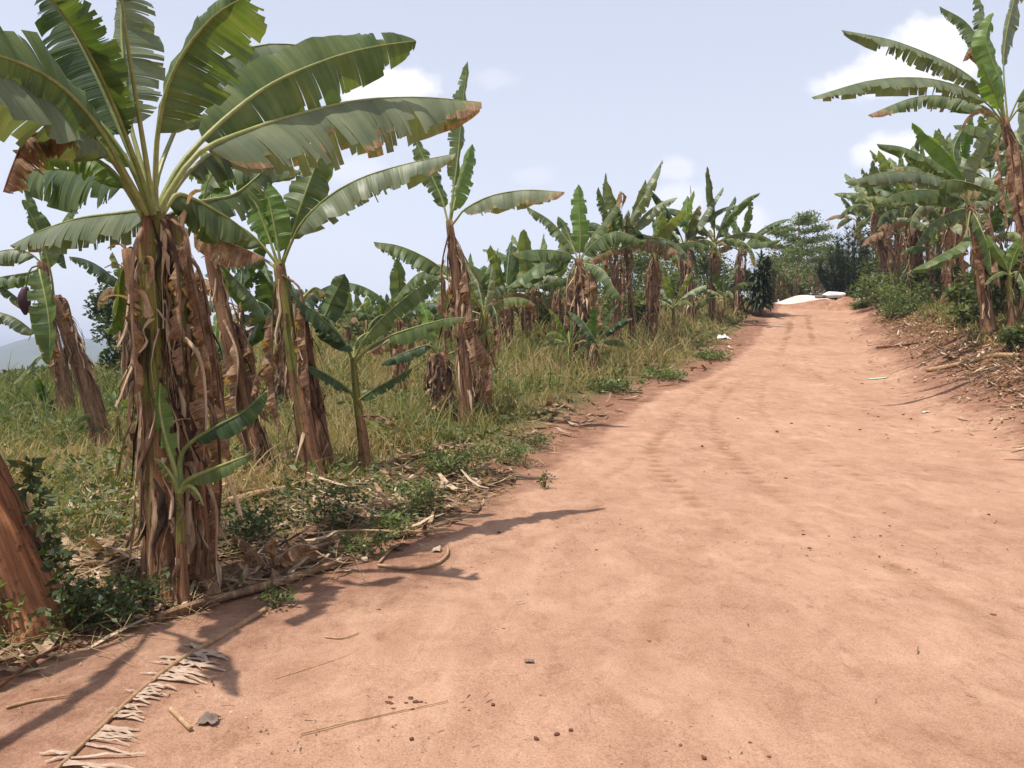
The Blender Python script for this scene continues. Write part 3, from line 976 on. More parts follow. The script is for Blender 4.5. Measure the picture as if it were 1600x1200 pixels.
gK = 'banana plants along the left roadside'
bK = G(912, 572)
dK = dep(bK)
K_ = thing('banana_plant', bK, 'roadside banana plant with a broad upright green leaf and a pinkish brown dead skirt', 'banana plant', gK)
pstem(K_, bK, [P(912, 580, dK), P(908, 490, dK), P(904, 405, dK)], .24, .12, 'stem_brown', 201, 20, 14, n=22, rag=.26, swid=.8, sk=90, skb=.7)
for pts, W, o in [
    ([(905, 405, 0), (907, 370, -.1), (905, 330, -.1), (904, 288, -.1)], .34, dict(mat='leaf_young', tp=.1, fold=(16, 16), hint=(1, 0, 0), seed=202, tear=.6, depth=.4)),
    ([(903, 405, 0), (890, 380, .1), (860, 345, .2), (822, 322, .3)], .34, dict(tp=.12, fold=(34, 34), roll=-25, seed=203, tear=.8, depth=.4)),
    ([(903, 405, 0), (895, 385, .3), (885, 360, .5), (872, 338, .6)], .3, dict(tp=.15, fold=(30, 30), seed=204, hint=(1, 0, 0), tear=.6)),
    ([(902, 408, 0), (885, 395, -.3), (845, 390, -.6), (800, 395, -.9)], .42, dict(tp=.1, fold=(52, 66), seed=205, tear=.8, tip=.7)),
    ([(902, 408, 0), (880, 400, .5), (840, 415, 1.), (790, 450, 1.3)], .5, dict(tp=.1, fold=(50, 66), seed=206, tear=.8)),
    ([(906, 408, 0), (922, 375, 0), (945, 345, 0), (972, 305, 0)], .3, dict(tp=.1, fold=(44, 50), seed=207, tear=.9, dry=.22, tip=.8)),
    ([(906, 408, 0), (930, 378, -.4), (965, 362, -.8), (1008, 378, -1.1)], .5, dict(tp=.1, fold=(50, 66), seed=208, tear=.8)),
    ([(906, 410, 0), (940, 420, -.6), (960, 450, -.9), (975, 470, -1.0)], .36, dict(tp=.1, fold=(50, 50), seed=209, tear=.7)),
]:
    leaf(K_, bK, px(dK, *pts), W, n=24, K=4, **o)
for k in range(5):
    x = 888 + k * 10
    dead_leaf(K_, bK, px(dK, (903, 412, 0), (x, 430, -.3), (x - 4 + 3 * k, 480, -.3), (x - 8 + 6 * k, 525, -.35)), .34, 210 + k, tone=.72 if k < 2 else .5, n=12)
# low suckers at its foot
banana(G(932, 586), .85, 'low dark banana shoot at the foot of the roadside plant with the pinkish skirt', 216, (0, 0), .09, 8, 1.3, .2, 'young banana shoots', 'stem', name='banana_sucker', dead=4, sheaths=8, tonev=.36)

banana(G(890, 578), .7, 'low banana shoot spreading left of the pinkish skirt in the tall grass', 217, (0, 0), .08, 8, 1.4, .2, 'young banana shoots', 'stem', name='banana_sucker', dead=3, sheaths=4)
banana(G(1130, 508), 1.3, 'green banana shoot low between the far roadside stems and the dark spiky shrub', 218, (0, 0), .1, 9, 1.9, .28, 'young banana shoots', 'stem', name='banana_sucker', dead=2, sheaths=4)
banana(G(1052, 526), 1.2, 'green banana shoot low between the short skirt and the wide grey brown skirt', 219, (0, 0), .1, 9, 1.8, .28, 'young banana shoots', 'stem', name='banana_sucker', dead=3, sheaths=4)
tL1 = row_plant((990, 545), 380, 'roadside banana plant with a bare yellowish lower stem and slanting long leaves', 221, gK, -14, r0=.15, nl=9, L=2.9, W=.36, dead=4, sheaths=8, mat='stem')
row_plant((1018, 540), 405, 'short roadside banana stem in a thick dark brown skirt, right of the yellowish stem', 222, gK, 4, r0=.3, nl=10, L=2.6, W=.36, dead=12, sheaths=20, age=.15)
row_plant((962, 548), 392, 'roadside banana plant half hidden behind the yellowish stem, brown leaf tips sticking up', 223, gK, 0, r0=.16, nl=9, L=2.6, W=.36, dead=6, sheaths=8, age=.4)
tL2 = row_plant((1078, 508), 388, 'far roadside banana plant in a wide grey brown skirt near the dark spiky shrub', 224, gK, -8, r0=.3, nl=10, L=3.2, W=.36, dead=10, sheaths=18)
tL3 = row_plant((1112, 505), 380, 'far roadside banana plant with many slanting leaves, just right of the grey brown skirt', 225, gK, 4, r0=.2, nl=11, L=3.4, W=.36, dead=6, sheaths=14)
row_plant((1150, 492), 392, 'last roadside banana plant, close behind the dark spiky shrub', 226, gK, 6, r0=.22, nl=9, L=2.9, W=.36, dead=6, sheaths=8, age=.2)
row_plant((832, 520), 452, 'squat banana plant with wide drooping leaves left of the pinkish skirted plant', 228, gK, 0, r0=.22, nl=11, L=2.9, W=.48, dead=6, sheaths=6, age=.12)

for tt, lst in [
    (tL1, [([(976, 384, 0), (984, 345, -.2), (1004, 300, -.3), (1035, 250, -.3)], .34, dict(mat='leaf_pale', fold=(44, 48), tear=.9, depth=.7, tp=.12)),
           ([(976, 386, 0), (960, 345, .1), (951, 305, .2), (947, 270, .2)], .3, dict(fold=(40, 40), tear=.8, hint=(1, .3, 0))),
           ([(976, 386, 0), (960, 352, -.3), (964, 320, -.5), (975, 300, -.6), (970, 330, -.7)], .22, dict(dry=.9, fold=(55, 60), tear=.9)),
           ([(978, 388, 0), (1000, 376, -.6), (1030, 378, -1.0), (1062, 394, -1.3)], .4, dict(dry=.5, fold=(56, 66), tear=.9, depth=.8, edge=.5)),
           ([(976, 388, 0), (962, 386, -.6), (942, 394, -1.0), (926, 408, -1.2)], .36, dict(dry=.45, fold=(56, 66), tear=.9, depth=.8, edge=.5))]),
    (tL2, [([(1070, 390, 0), (1084, 360, -.2), (1106, 325, -.3), (1130, 292, -.3)], .38, dict(mat='leaf_pale', fold=(42, 46), tear=.9, depth=.7, tp=.1)),
           ([(1070, 390, 0), (1074, 350, .1), (1080, 318, .1), (1079, 288, .1)], .16, dict(dry=.7, fold=(60, 60), hint=(1, 0, 0))),
           ([(1070, 392, 0), (1055, 370, -.3), (1032, 350, -.5), (1016, 338, -.6)], .36, dict(fold=(40, 50), tear=.8))]),
    (tL3, [([(1116, 384, 0), (1130, 356, -.2), (1144, 338, -.3), (1160, 320, -.3)], .34, dict(fold=(20, 24), tear=.6, roll=30)),
           ([(1116, 386, 0), (1140, 378, -.3), (1176, 380, -.6), (1222, 374, -.8)], .34, dict(fold=(50, 60), tear=.8)),
           ([(1116, 386, 0), (1098, 370, -.5), (1076, 374, -.9), (1052, 388, -1.2)], .4, dict(dry=.48, fold=(56, 66), tear=.9, depth=.8, edge=.5))])]:
    o_ = tt.location.copy(); d_ = dep(o_)
    for k, (pts, W, o) in enumerate(lst):
        leaf(tt, o_, px(d_, *pts), W, n=22, K=4, seed=int(o_.x * 100) + k, **o)

# plants set back in the left field
gB = 'banana plants standing back in the left field'
for q, top, lab, sd, ln, kw in [
    ((440, 640), 520, 'dark low banana plant seen between the two left clumps', 231, 0, dict(L=1.9, W=.3, nl=8, tonev=.34)),
    ((372, 648), 478, 'dark banana plant just right of the big front clump, set back in the grass', 232, 6, dict(L=1.9, W=.3, nl=8, tonev=.38)),
    ((338, 632), 545, 'low bright green banana plant glimpsed behind the front clump stems', 233, 0, dict(L=1.6, W=.28, nl=7, tonev=.7, mat='stem_green')),
    ((200, 640), 455, 'banana plant seen in the gap left of the front clump stems', 234, 0, dict(L=1.5, W=.3, nl=6, tonev=.45)),
    ((628, 610), 500, 'banana plant with dark leaves behind the wide spreading young plant', 235, 0, dict(L=2.0, W=.3, nl=7, tonev=.4)),
]:
    row_plant(q, top, lab, sd, gB, ln, r0=.15, dead=5, sheaths=7, n=18, **kw)

# far rows: copies of three plants
gF = 'small banana plants in the far row across the left field'
protos = []
rf = random.Random(5)
spots = [(545, 552, 488), (572, 548, 480), (598, 552, 492), (655, 556, 484), (745, 548, 425), (790, 552, 428), (825, 540, 424),
         (700, 548, 455), (470, 556, 478), (872, 528, 420)]
for i, (x, y, ty) in enumerate(spots):
    b = ray_hit(x, min(y, 600), terrain)
    if dep(b) > 48:
        b = P(x, y, 44); b.z = terrain(b.x, b.y)
    if i < 3:
        o = banana(b, 2.1, 'small far banana plant with spreading leaves in the row across the field', 250 + i, (0, 0), .2, 11, 2.5, .42, gF, dead=7, sheaths=5, n=12, K=3, age=.12, spread=1.15)
        protos.append(o)
    else:
        o = copy_tree(protos[i % 3])
        o.location = b
        o.rotation_euler = (0, 0, rf.uniform(0, 6.28))
    s = max(.55, min(1.35, (y - ty) / F * dep(b) / 3.0))
    o.scale = (s, s, s)

# ------------------------------------------------------------------ right side
gR = 'banana plants on the right bank'
bR = G(1628, 560)
dR = dep(bR)
R1 = thing('banana_plant', bR, 'tallest banana plant at the right edge, its crown spread against a white cloud', 'banana plant', gR)
pstem(R1, bR, [P(1628, 570, dR), P(1614, 430, dR), P(1596, 300, dR), P(1568, 185, dR)], .16, .085, 'stem_brown', 301, 16, 16, n=30, rag=.2)
for pts, W, o in [
    ([(1568, 188, 0), (1545, 148, -.1), (1505, 112, -.2), (1450, 84, -.35), (1390, 62, -.5), (1315, 47, -.6)], .36, dict(tp=.16, fold=(46, 66), curl=14, seed=302, tear=.9, depth=.65, n=40, mat='leaf_pale')),
    ([(1566, 190, 0), (1540, 160, -.3), (1500, 136, -.6), (1440, 122, -.9), (1360, 126, -1.2), (1268, 152, -1.5)], .36, dict(tp=.14, fold=(50, 66), curl=14, seed=303, tear=.8, depth=.55, n=40, mat='leaf_pale')),
    ([(1566, 192, 0), (1540, 168, .3), (1495, 152, .7), (1430, 152, 1.1), (1356, 180, 1.4)], .36, dict(tp=.14, fold=(60, 70), seed=304, tear=.8, depth=.7, n=34, dry=.18, tip=.7, edge=.4)),
    ([(1570, 185, 0), (1562, 130, -.1), (1552, 100, -.1), (1540, 60, -.1), (1552, 20, -.1)], .3, dict(tp=.2, fold=(20, 20), hint=(1, 0, 0), seed=305, tear=.3, mat='leaf_young', dry=.05)),
    ([(1574, 185, 0), (1568, 100, 0), (1575, 40, 0), (1596, -40, 0), (1610, -80, 0)], .4, dict(tp=.3, fold=(10, 20), hint=(1, 0, 0), seed=306, tear=.4, mat='leaf_pale', ratio=(.2, 1))),
    ([(1568, 185, 0), (1556, 130, .2), (1540, 80, .4), (1510, 35, .6), (1468, 10, .7)], .3, dict(tp=.3, fold=(46, 50), seed=307, tear=.9, depth=.7)),
    ([(1568, 185, 0), (1556, 110, .4), (1540, 40, .6), (1528, -10, .7)], .28, dict(tp=.4, fold=(30, 30), hint=(1, 0, 0), seed=308, tear=.8)),
    ([(1576, 188, 0), (1600, 140, -.2), (1640, 110, -.4), (1700, 110, -.6)], .36, dict(tp=.2, fold=(40, 40), seed=309, tear=.4)),
    ([(1576, 190, 0), (1598, 165, -.2), (1630, 165, -.4), (1680, 200, -.6)], .36, dict(tp=.15, fold=(50, 60), seed=310, tear=.6)),
    ([(1566, 195, 0), (1545, 175, -.2), (1530, 170, -.3), (1510, 185, -.4), (1500, 205, -.4)], .1, dict(tp=.2, dry=.6, fold=(60, 60), seed=311)),
    ([(1570, 190, 0), (1560, 160, -.3), (1548, 128, -.5), (1535, 100, -.6)], .26, dict(tp=.25, fold=(14, 14), hint=(1, 0, 0), seed=312, mat='leaf_young', tear=.3)),
    ([(1540, 110, .4), (1528, 82, .4), (1515, 76, .4), (1504, 96, .4)], .2, dict(tp=.1, dry=1, fold=(60, 60), seed=313, name='dead_leaf')),
]:
    leaf(R1, bR, px(dR, *pts), W, K=5, **{**dict(n=26), **o})
for k, x in enumerate((1560, 1578, 1590)):
    dead_leaf(R1, bR, px(dR, (1570, 195, -.1), (x, 230, -.25), (x + 8, 300, -.25), (x + 16, 360, -.25)), .16, 314 + k, tone=.5)


def right_plant(q, top, lab, seed, lean, leaves=None, **kw):
    return row_plant(q, top, lab, seed, gR, lean, **kw)


# plant with the wide leaves filling the right middle
bQ = G(1548, 520)
dQ = dep(bQ)
Q_ = thing('banana_plant', bQ, 'dense banana plant on the bank, broad leaves fanned below the tallest right crown', 'banana plant', gR)
pstem(Q_, bQ, [P(1546, 525, dQ), P(1532, 420, dQ), P(1516, 318, dQ)], .18, .1, 'stem_brown', 321, 14, 14, n=24, rag=.2)
for pts, W, o in [
    ([(1516, 320, 0), (1500, 285, 0), (1455, 250, -.1), (1410, 230, -.2), (1370, 225, -.3)], .36, dict(tp=.16, fold=(40, 56), seed=322, tear=.7)),
    ([(1516, 320, 0), (1505, 280, .1), (1480, 240, .2), (1440, 205, .3), (1425, 192, .3)], .36, dict(tp=.16, fold=(26, 30), roll=30, seed=323, tear=.5, mat='leaf_young')),
    ([(1516, 322, 0), (1490, 290, -.4), (1450, 272, -.8), (1390, 268, -1.2), (1320, 285, -1.6)], .42, dict(tp=.14, fold=(56, 68), seed=324, tear=.7, mat='leaf_pale')),
    ([(1516, 322, 0), (1490, 305, -.6), (1450, 297, -1.0), (1410, 300, -1.4), (1370, 318, -1.8)], .42, dict(tp=.1, fold=(56, 70), seed=325, tear=.5)),
    ([(1518, 320, 0), (1525, 270, -.2), (1545, 225, -.4), (1562, 190, -.5)], .44, dict(tp=.16, fold=(16, 22), roll=20, seed=326, tear=.5, mat='leaf_pale', hint=(1, .3, 0))),
    ([(1518, 322, 0), (1545, 290, -.5), (1570, 300, -.8), (1590, 335, -1.0)], .38, dict(tp=.1, fold=(46, 60), seed=327, tear=.5)),
    ([(1516, 322, 0), (1488, 298, -.9), (1470, 285, -1.4), (1500, 282, -1.9), (1560, 300, -2.4)], .36, dict(tp=.2, fold=(50, 66), seed=328, tear=.6)),
    ([(1515, 325, 0), (1490, 330, -.5), (1455, 350, -.9), (1430, 385, -1.1)], .38, dict(tp=.1, fold=(50, 60), seed=329, tear=.7)),
    ([(1515, 322, 0), (1500, 280, .4), (1490, 235, .6), (1505, 200, .7)], .34, dict(tp=.2, fold=(30, 30), seed=330, tear=.6)),
    ([(1515, 322, 0), (1480, 290, .5), (1430, 262, .8), (1395, 262, 1.0)], .34, dict(tp=.2, fold=(50, 60), seed=331, tear=.8, dry=.3)),
    ([(1517, 325, 0), (1530, 350, -.6), (1545, 390, -.9), (1550, 430, -1.0)], .34, dict(tp=.1, fold=(50, 60), seed=332, tear=.7)),
]:
    leaf(Q_, bQ, px(dQ, *pts), W, K=4, **{**dict(n=24), **o})
for k, x in enumerate((1485, 1505, 1530, 1545)):
    dead_leaf(Q_, bQ, px(dQ, (1515, 325, -.1), (x, 340, -.4), (x - 6 + 6 * k, 400, -.4), (x - 6 + 8 * k, 450, -.4)), .3, 333 + k, tone=.5, n=14)

for q, top, lab, sd, ln, kw in [
    ((1385, 470), 330, 'leafy bank banana plant leaning toward the road over the feathery dark bush', 366, -20, dict(r0=.2, L=3.0, W=.42, nl=10, dead=5, age=.05)),
    ((1440, 468), 345, 'bank banana plant with two bare brown stems half hidden in leaves', 341, -10, dict(r0=.22, L=2.9, W=.42, nl=10, dead=7, age=.1, sk=40, skb=.5)),
    ((1462, 468), 370, 'dark stemmed banana plant squeezed between its two taller neighbours on the bank', 342, 0, dict(r0=.2, L=2.4, W=.4, nl=8, dead=7)),
    ((1497, 470), 350, 'bank banana plant with a smooth orange yellow lower stem leaning left', 343, -8, dict(r0=.26, L=2.5, W=.4, nl=9, dead=4, mat='stem_orange', sheaths=2, sk=16, skb=.2)),
    ((1395, 458), 340, 'far bank banana plant with yellowing leaves above the feathery dark bush', 344, -18, dict(r0=.24, L=3.0, W=.44, nl=10, dead=6, age=.14)),
    ((1352, 452), 345, 'farthest bank banana plant, its small crown at the left end of the right group', 345, -14, dict(r0=.24, L=2.6, W=.4, nl=9, dead=6, age=.1)),
    ((1420, 462), 330, 'bank banana plant rising behind the bare brown stems', 346, 0, dict(r0=.24, L=3.0, W=.44, nl=10, dead=8, age=.12)),
    ((1560, 500), 372, 'banana stem wrapped in dark peeling bark beside the bright young shoot', 347, -12, dict(r0=.17, L=1.6, W=.3, nl=6, dead=6, sheaths=12)),
    ((1405, 470), 366, 'bank banana plant with drooping ragged leaves low over the twiggy bush', 349, 0, dict(r0=.2, L=2.4, W=.42, nl=9, dead=8, age=.2)),
    ((1462, 474), 392, 'short bank banana plant with drooping leaves between bare brown stems', 350, 0, dict(r0=.18, L=2.1, W=.38, nl=8, dead=8, age=.15)),
    ((1528, 492), 380, 'short bank banana plant right of the orange yellow stem', 358, 0, dict(r0=.17, L=1.9, W=.36, nl=8, dead=7, age=.1)),
    ((1600, 500), 300, 'banana plant behind the tallest right trunk, cut by the frame', 348, 0, dict(r0=.18, L=2.2, W=.36, nl=9, dead=5)),
]:
    right_plant(q, top, lab, sd, ln, sheaths=kw.pop('sheaths', 9), n=20, **kw)
for k, (x, y, d_, top) in enumerate([(1400, 440, 44, 300), (1450, 430, 40, 285), (1500, 430, 36, 270), (1545, 440, 33, 285), (1480, 450, 32, 320), (1425, 445, 36, 335), (1370, 445, 50, 325), (1590, 450, 27, 250)]):
    b = P(x, y, d_); b.z = terrain(b.x, b.y)
    banana(b, P(x, top, d_).z - b.z, 'tall banana plant standing deep in the right hand grove behind the front stems', 360 + k, (0, 0), .2, 10, 3.0, .46, 'banana plants deep in the right grove', dead=7, sheaths=4, n=16, K=3, age=.08, tonev=.68)

bY = G(1578, 524)
dY = dep(bY)
Y_ = thing('banana_sucker', bY, 'young banana shoot with one bright lime green leaf at the right edge of the bank', 'banana plant', 'young banana shoots')
pstem(Y_, bY, [P(1580, 530, dY), P(1578, 480, dY), P(1577, 425, dY)], .11, .05, 'stem', 351, 7, 12, n=14, rag=.15)
for pts, W, o in [
    ([(1577, 428, 0), (1570, 410, -.1), (1556, 390, -.2), (1542, 366, -.2)], .17, dict(tp=.1, fold=(14, 14), hint=(1, 0, .2), seed=352, mat='leaf_young', tear=0, tone=.7, tip=0)),
    ([(1577, 428, 0), (1583, 405, -.1), (1592, 385, -.2), (1604, 370, -.3)], .2, dict(tp=.1, fold=(14, 14), hint=(1, 0, 0), seed=353, mat='leaf_young', tear=0, tone=.6, tip=0)),
    ([(1577, 430, 0), (1565, 425, -.2), (1550, 432, -.3), (1538, 445, -.4)], .13, dict(tp=.1, fold=(30, 30), seed=354)),
    ([(1577, 430, 0), (1590, 425, -.2), (1600, 445, -.4), (1602, 470, -.4)], .14, dict(tp=.1, fold=(30, 30), seed=355)),
]:
    leaf(Y_, bY, px(dY, *pts), W, n=18, K=4, **o)
# large separate low leaf in front of the stems
leaf(Q_, bQ, px(dQ, (1516, 330, -1), (1505, 375, -1.4), (1470, 398, -1.6), (1425, 422, -1.8)), .34, tp=.3, fold=(30, 40), roll=25, seed=356, n=20, K=4, tear=.2)
# ------------------------------------------------------------------ ground, road, hills
def grid_mesh(name, xs, ys, fn, mat, attrs=None, kind='structure', label=None):
    nx, ny = len(xs), len(ys)
    v = []
    vals = {}
    for y in ys:
        for x in xs:
            r = fn(x, y)
            v.append(r[0])
            for k, val in r[1].items(): vals.setdefault(k, []).append(val)
    f = [(j * nx + i, j * nx + i + 1, (j + 1) * nx + i + 1, (j + 1) * nx + i) for j in range(ny - 1) for i in range(nx - 1)]
    me = bpy.data.meshes.new(name)
    me.from_pydata(v, [], f)
    me.materials.append(mat)
    me.polygons.foreach_set('use_smooth', [True] * len(f))
    for k, arr in vals.items():
        me.attributes.new(k, 'FLOAT', 'POINT').data.foreach_set('value', np.array(arr, dtype=np.float32))
    o = link(bpy.data.objects.new(name, me))
    tag(o, label=label, kind=kind)
    return o


def graded(stops):
    out = [stops[0][0]]
    for (a, sa), (b, sb) in zip(stops, stops[1:]):
        x = a
        while x < b - 1e-6:
            t = (x - a) / (b - a)
            x = min(b, x + sa * (1 - t) + sb * t)
            out.append(x)
    return out


def dirt_mat(name, road):
    t = NT(name)
    pos = t.n('NewGeometry').outputs['Position']
    a = t.attr('mixv')
    big = t.noise(pos, .55, 5, .6, .3)
    mid = t.noise(t.mapped(pos, (1, .75, 1)), 3.2, 6, .62, .5)
    fine = t.noise(pos, 30, 5, .7)
    grit = t.noise(pos, 170, 3, .6)
    f = t.math('ADD', t.math('MULTIPLY', big, .38), t.math('ADD', t.math('MULTIPLY', mid, .42), t.math('MULTIPLY', fine, .2)))
    c_road = t.ramp(f, [(.30, (.235, .122, .074)), (.43, (.342, .190, .121)), (.56, (.418, .246, .163)), (.70, (.505, .320, .218))])
    c_soil = t.ramp(f, [(.30, (.115, .056, .034)), (.48, (.22, .112, .070)), (.66, (.33, .185, .118))])
    c_grass = t.ramp(f, [(.32, (.06, .045, .02)), (.5, (.13, .10, .04)), (.68, (.20, .16, .07))])
    n2 = t.noise(pos, 5, 5, .7)
    if road:
        m = t.math('ADD', a, t.math('MULTIPLY', t.math('SUBTRACT', n2, .5), .9), True)
        c = t.mix(t.ramp(m, [(.3, (0, 0, 0)), (.72, (1, 1, 1))]), c_road, c_soil)
    else:
        m = t.math('ADD', a, t.math('MULTIPLY', t.math('SUBTRACT', n2, .5), .8), True)
        c = t.mix(t.ramp(m, [(.35, (0, 0, 0)), (.75, (1, 1, 1))]), c_soil, c_grass)
    specks = t.ramp(t.noise(pos, 55, 2, .5), [(.69, (0, 0, 0)), (.75, (1, 1, 1))])
    c = t.mix(t.math('MULTIPLY', specks, .5), c, (.16, .06, .035))
    gr = t.ramp(t.noise(pos, 90, 3, .7), [(.36, (.72, .70, .68)), (.5, (1, 1, 1)), (.66, (1.18, 1.18, 1.2))])
    c = t.mix(.8, c, gr, 'MULTIPLY')
    blot = t.ramp(t.noise(t.mapped(pos, (1.0, .55, 1)), 7, 5, .75, .8), [(.34, (.70, .66, .62)), (.46, (1, 1, 1)), (.6, (1, 1, 1)), (.72, (1.12, 1.12, 1.12))])
    c = t.mix(.6, c, blot, 'MULTIPLY')
    # faint criss-cross scuffs and thin drag lines, slightly paler dust
    vor = t.n('TexVoronoi', feature='DISTANCE_TO_EDGE')
    vor.inputs['Scale'].default_value = 1.6
    wob = t.n('TexNoise'); wob.inputs['Scale'].default_value = 2.0
    t.l(pos, wob.inputs['Vector'])
    va = t.n('VectorMath', operation='ADD'); t.l(pos, va.inputs[0]); t.l(wob.outputs['Color'], va.inputs[1])
    t.l(va.outputs[0], vor.inputs['Vector'])
    dust = t.ramp(t.noise(t.mapped(pos, (1.2, .5, 1)), 1.7, 6, .7, 1.2), [(.5, (0, 0, 0)), (.72, (1, 1, 1))])
    if road:
        c = t.mix(t.math('MULTIPLY', dust, .42), c, (.555, .36, .242))
        c = t.mix(t.attr('rut'), c, (.70, .66, .56), 'MULTIPLY')
    h = t.math('ADD', t.math('MULTIPLY', mid, .55), t.math('ADD', t.math('MULTIPLY', fine, .7), t.math('MULTIPLY', grit, .38)))
    h = t.math('ADD', h, t.math('MULTIPLY', t.ramp(t.noise(pos, 19, 4, .75), [(.58, (0, 0, 0)), (.68, (1, 1, 1))]), .25))
    return t.done(t.principled(c, .95, t.bump(h, .55, .035), .12))


M['soil'] = dirt_mat('soil', False)
M['road'] = dirt_mat('road_dirt', True)


def road_r(y):
    return lerp_tab(FOOT, y) + 2.3 + .5 * nz(0, y, .35, 7) + .2 * nz(0, y, 1.3, 2)


def road_l(y):
    return edge_l(y) + .16 * nz(0, y, .9, 11) + .09 * nz(0, y, 3.1, 1) + .05 * nz(0, y, 8, 1)


def ground_fn(x, y):
    z = terrain(x, y)
    if -8 < y < 62:
        e = min(x - road_l(y), road_r(y) - x, y + 8, 62 - y)
        z -= .12 * sst(.12, .7, e)
        el = road_l(y) - x
        er = x - road_r(y)
        g = max(sst(.1, 1.5, el), .5 * sst(.4, 2.6, er))
    else:
        g = 1
    return (x, y, z), {'mixv': g}


gx = graded([(-6000, 900), (-400, 40), (-60, 4), (-16, .35), (-4, .16), (3, .16), (9, .3), (22, .4), (60, 5), (400, 60), (6000, 900)])
gy = graded([(-400, 90), (-30, 4), (-6, .5), (1, .16), (14, .2), (30, .4), (62, 1.0), (110, 8), (500, 60), (6000, 900)])
grid_mesh('ground', gx, gy, ground_fn, M['soil'])

# wheel ruts: polylines through the photo's tracks, on the road surface
RUTS = []
for pts, dp, wd in [
    ([(1190, 880), (1120, 820), (1055, 760), (1022, 720), (1030, 680), (1085, 625), (1140, 580)], .020, .15),
    ([(1330, 860), (1230, 790), (1160, 730), (1120, 680), (1118, 640), (1160, 590)], .016, .14),
    ([(1600, 748), (1500, 712), (1400, 668), (1330, 625), (1270, 580), (1250, 540)], .014, .12),
    ([(1600, 860), (1480, 800), (1330, 740), (1240, 690), (1190, 640), (1195, 585)], .012, .12),
    ([(1600, 1000), (1440, 910), (1330, 850)], .010, .12),
    ([(1275, 545), (1265, 510), (1258, 480)], .02, .2), ([(1215, 560), (1232, 520), (1240, 480)], .02, .2),
    ([(900, 1200), (1000, 1020), (1060, 900), (1100, 830)], .006, .12),
    ([(860, 800), (960, 740), (1040, 680), (1120, 610)], .010, .14), ([(700, 900), (860, 830), (960, 770)], .007, .12)]:
    w = [ray_hit(a, b, base_z) for a, b in pts]
    RUTS.append((catmull(w, 50), dp, wd))


def rut_h(x, y):
    h = 0
    for c, dp, wd in RUTS:
        best = 9e9; bi = 0
        for i, p in enumerate(c):
            dd = (p.x - x) ** 2 + (p.y - y) ** 2
            if dd < best: best = dd; bi = i
        s = math.sqrt(best)
        if s < wd * 3:
            fade = min(1, bi / 10, (50 - bi) / 10) if True else 1
            fade *= .7 + .5 * nz(x, y, 2.5, 3)
            h += fade * dp * (-math.exp(-(s / wd) ** 2 * 1.6) + .75 * math.exp(-((s - wd * 1.5) / (wd * .5)) ** 2))
    return h


def road_mesh():
    ys = graded([(-8, .6), (1, .10), (2.4, .045), (6, .06), (14, .14), (30, .3), (62, .8)])
    nx = 150
    v = []; mv = []; rv = []
    for y in ys:
        a, b = road_l(y), road_r(y)
        for i in range(nx + 1):
            t = i / nx
            x = a + (b - a) * t
            z = base_z(x, y) if False else terrain(x, y)
            ed = min(x - a, b - x)
            k = sst(0, .5, ed)
            z += .006 * sst(0, .1, ed) + k * (.022 * nz(x, y, .5, 1) + .005 * nz(x, y, 2.3, 8) + .004 * nz(x, y, 7, 3))
            rh = rut_h(x, y) if 3.5 < y < 40 else 0
            z += k * rh
            v.append((x, y, z))
            right = sst(-1.9, .2, x - b)
            left = 1 - sst(0, .75 + .3 * nz(x, y, .8, 6), x - a)
            mv.append(min(1, max(left * .95, right * .9, .62 * (1 - sst(.4, 2.2 + .8 * nz(x, y, .5, 2), x - a)) * sst(9, 5, y) + max(0, .16 * nz(x, y, .45, 71) + .12 * nz(x, y, 1.3, 5)))))
            rv.append(min(1, k * max(0, -rh) * 110 * (.8 + .6 * nz(x, y, 4, 4))))
    n1 = nx + 1
    f = [(j * n1 + i, j * n1 + i + 1, (j + 1) * n1 + i + 1, (j + 1) * n1 + i) for j in range(len(ys) - 1) for i in range(nx)]
    me = bpy.data.meshes.new('dirt_road')
    me.from_pydata(v, [], f)
    me.materials.append(M['road'])
    me.polygons.foreach_set('use_smooth', [True] * len(f))
    me.attributes.new('mixv', 'FLOAT', 'POINT').data.foreach_set('value', np.array(mv, dtype=np.float32))
    me.attributes.new('rut', 'FLOAT', 'POINT').data.foreach_set('value', np.array(rv, dtype=np.float32))
    tag(link(bpy.data.objects.new('dirt_road', me)), kind='structure')


road_mesh()

# far hills
M['hill'] = simple_mat('hill_green', [(.3, (.035, .055, .02)), (.5, (.06, .085, .03)), (.7, (.10, .10, .05))], .012, obj=False, bump=.2)


def hill_fn(i, j):
    return None


hv = []; hf = []
NA, NR = 140, 16
for i in range(NA + 1):
    a = R(-95 + 130 * i / NA)            # azimuth, 0 = +Y, negative = left
    pxx = 800 + F * math.tan(max(-1.2, min(1.2, a)))
    top = 38 + 8 * math.sin(a * 13 + 1) + 6 * math.sin(a * 31) + 2.5 * math.sin(a * 77) - 34 * sst(75, -60, pxx) * .6
    top *= 1 - .35 * sst(260, 700, pxx)
    for j in range(NR + 1):
        t = j / NR
        r = 1150 + 2300 * t
        z = -46 + (top + 46) * math.sin(PI * min(1, t * 1.35 + .02)) ** .9 * (1 if t < .74 else .2) if t < .72 else -46 + (top + 46) * max(0, math.sin(PI * min(1, t * 1.35 + .02))) ** .9
        z += 7 * mnoise.noise(Vector((math.sin(a) * r * .006, math.cos(a) * r * .006, 0))) * math.sin(PI * t)
        hv.append((math.sin(a) * r, math.cos(a) * r, z))
for i in range(NA):
    for j in range(NR):
        k = i * (NR + 1) + j
        hf.append((k, k + NR + 1, k + NR + 2, k + 1))
me = bpy.data.meshes.new('hills')
me.from_pydata(hv, [], hf)
me.polygons.foreach_set('use_smooth', [True] * len(hf))
me.materials.append(M['hill'])
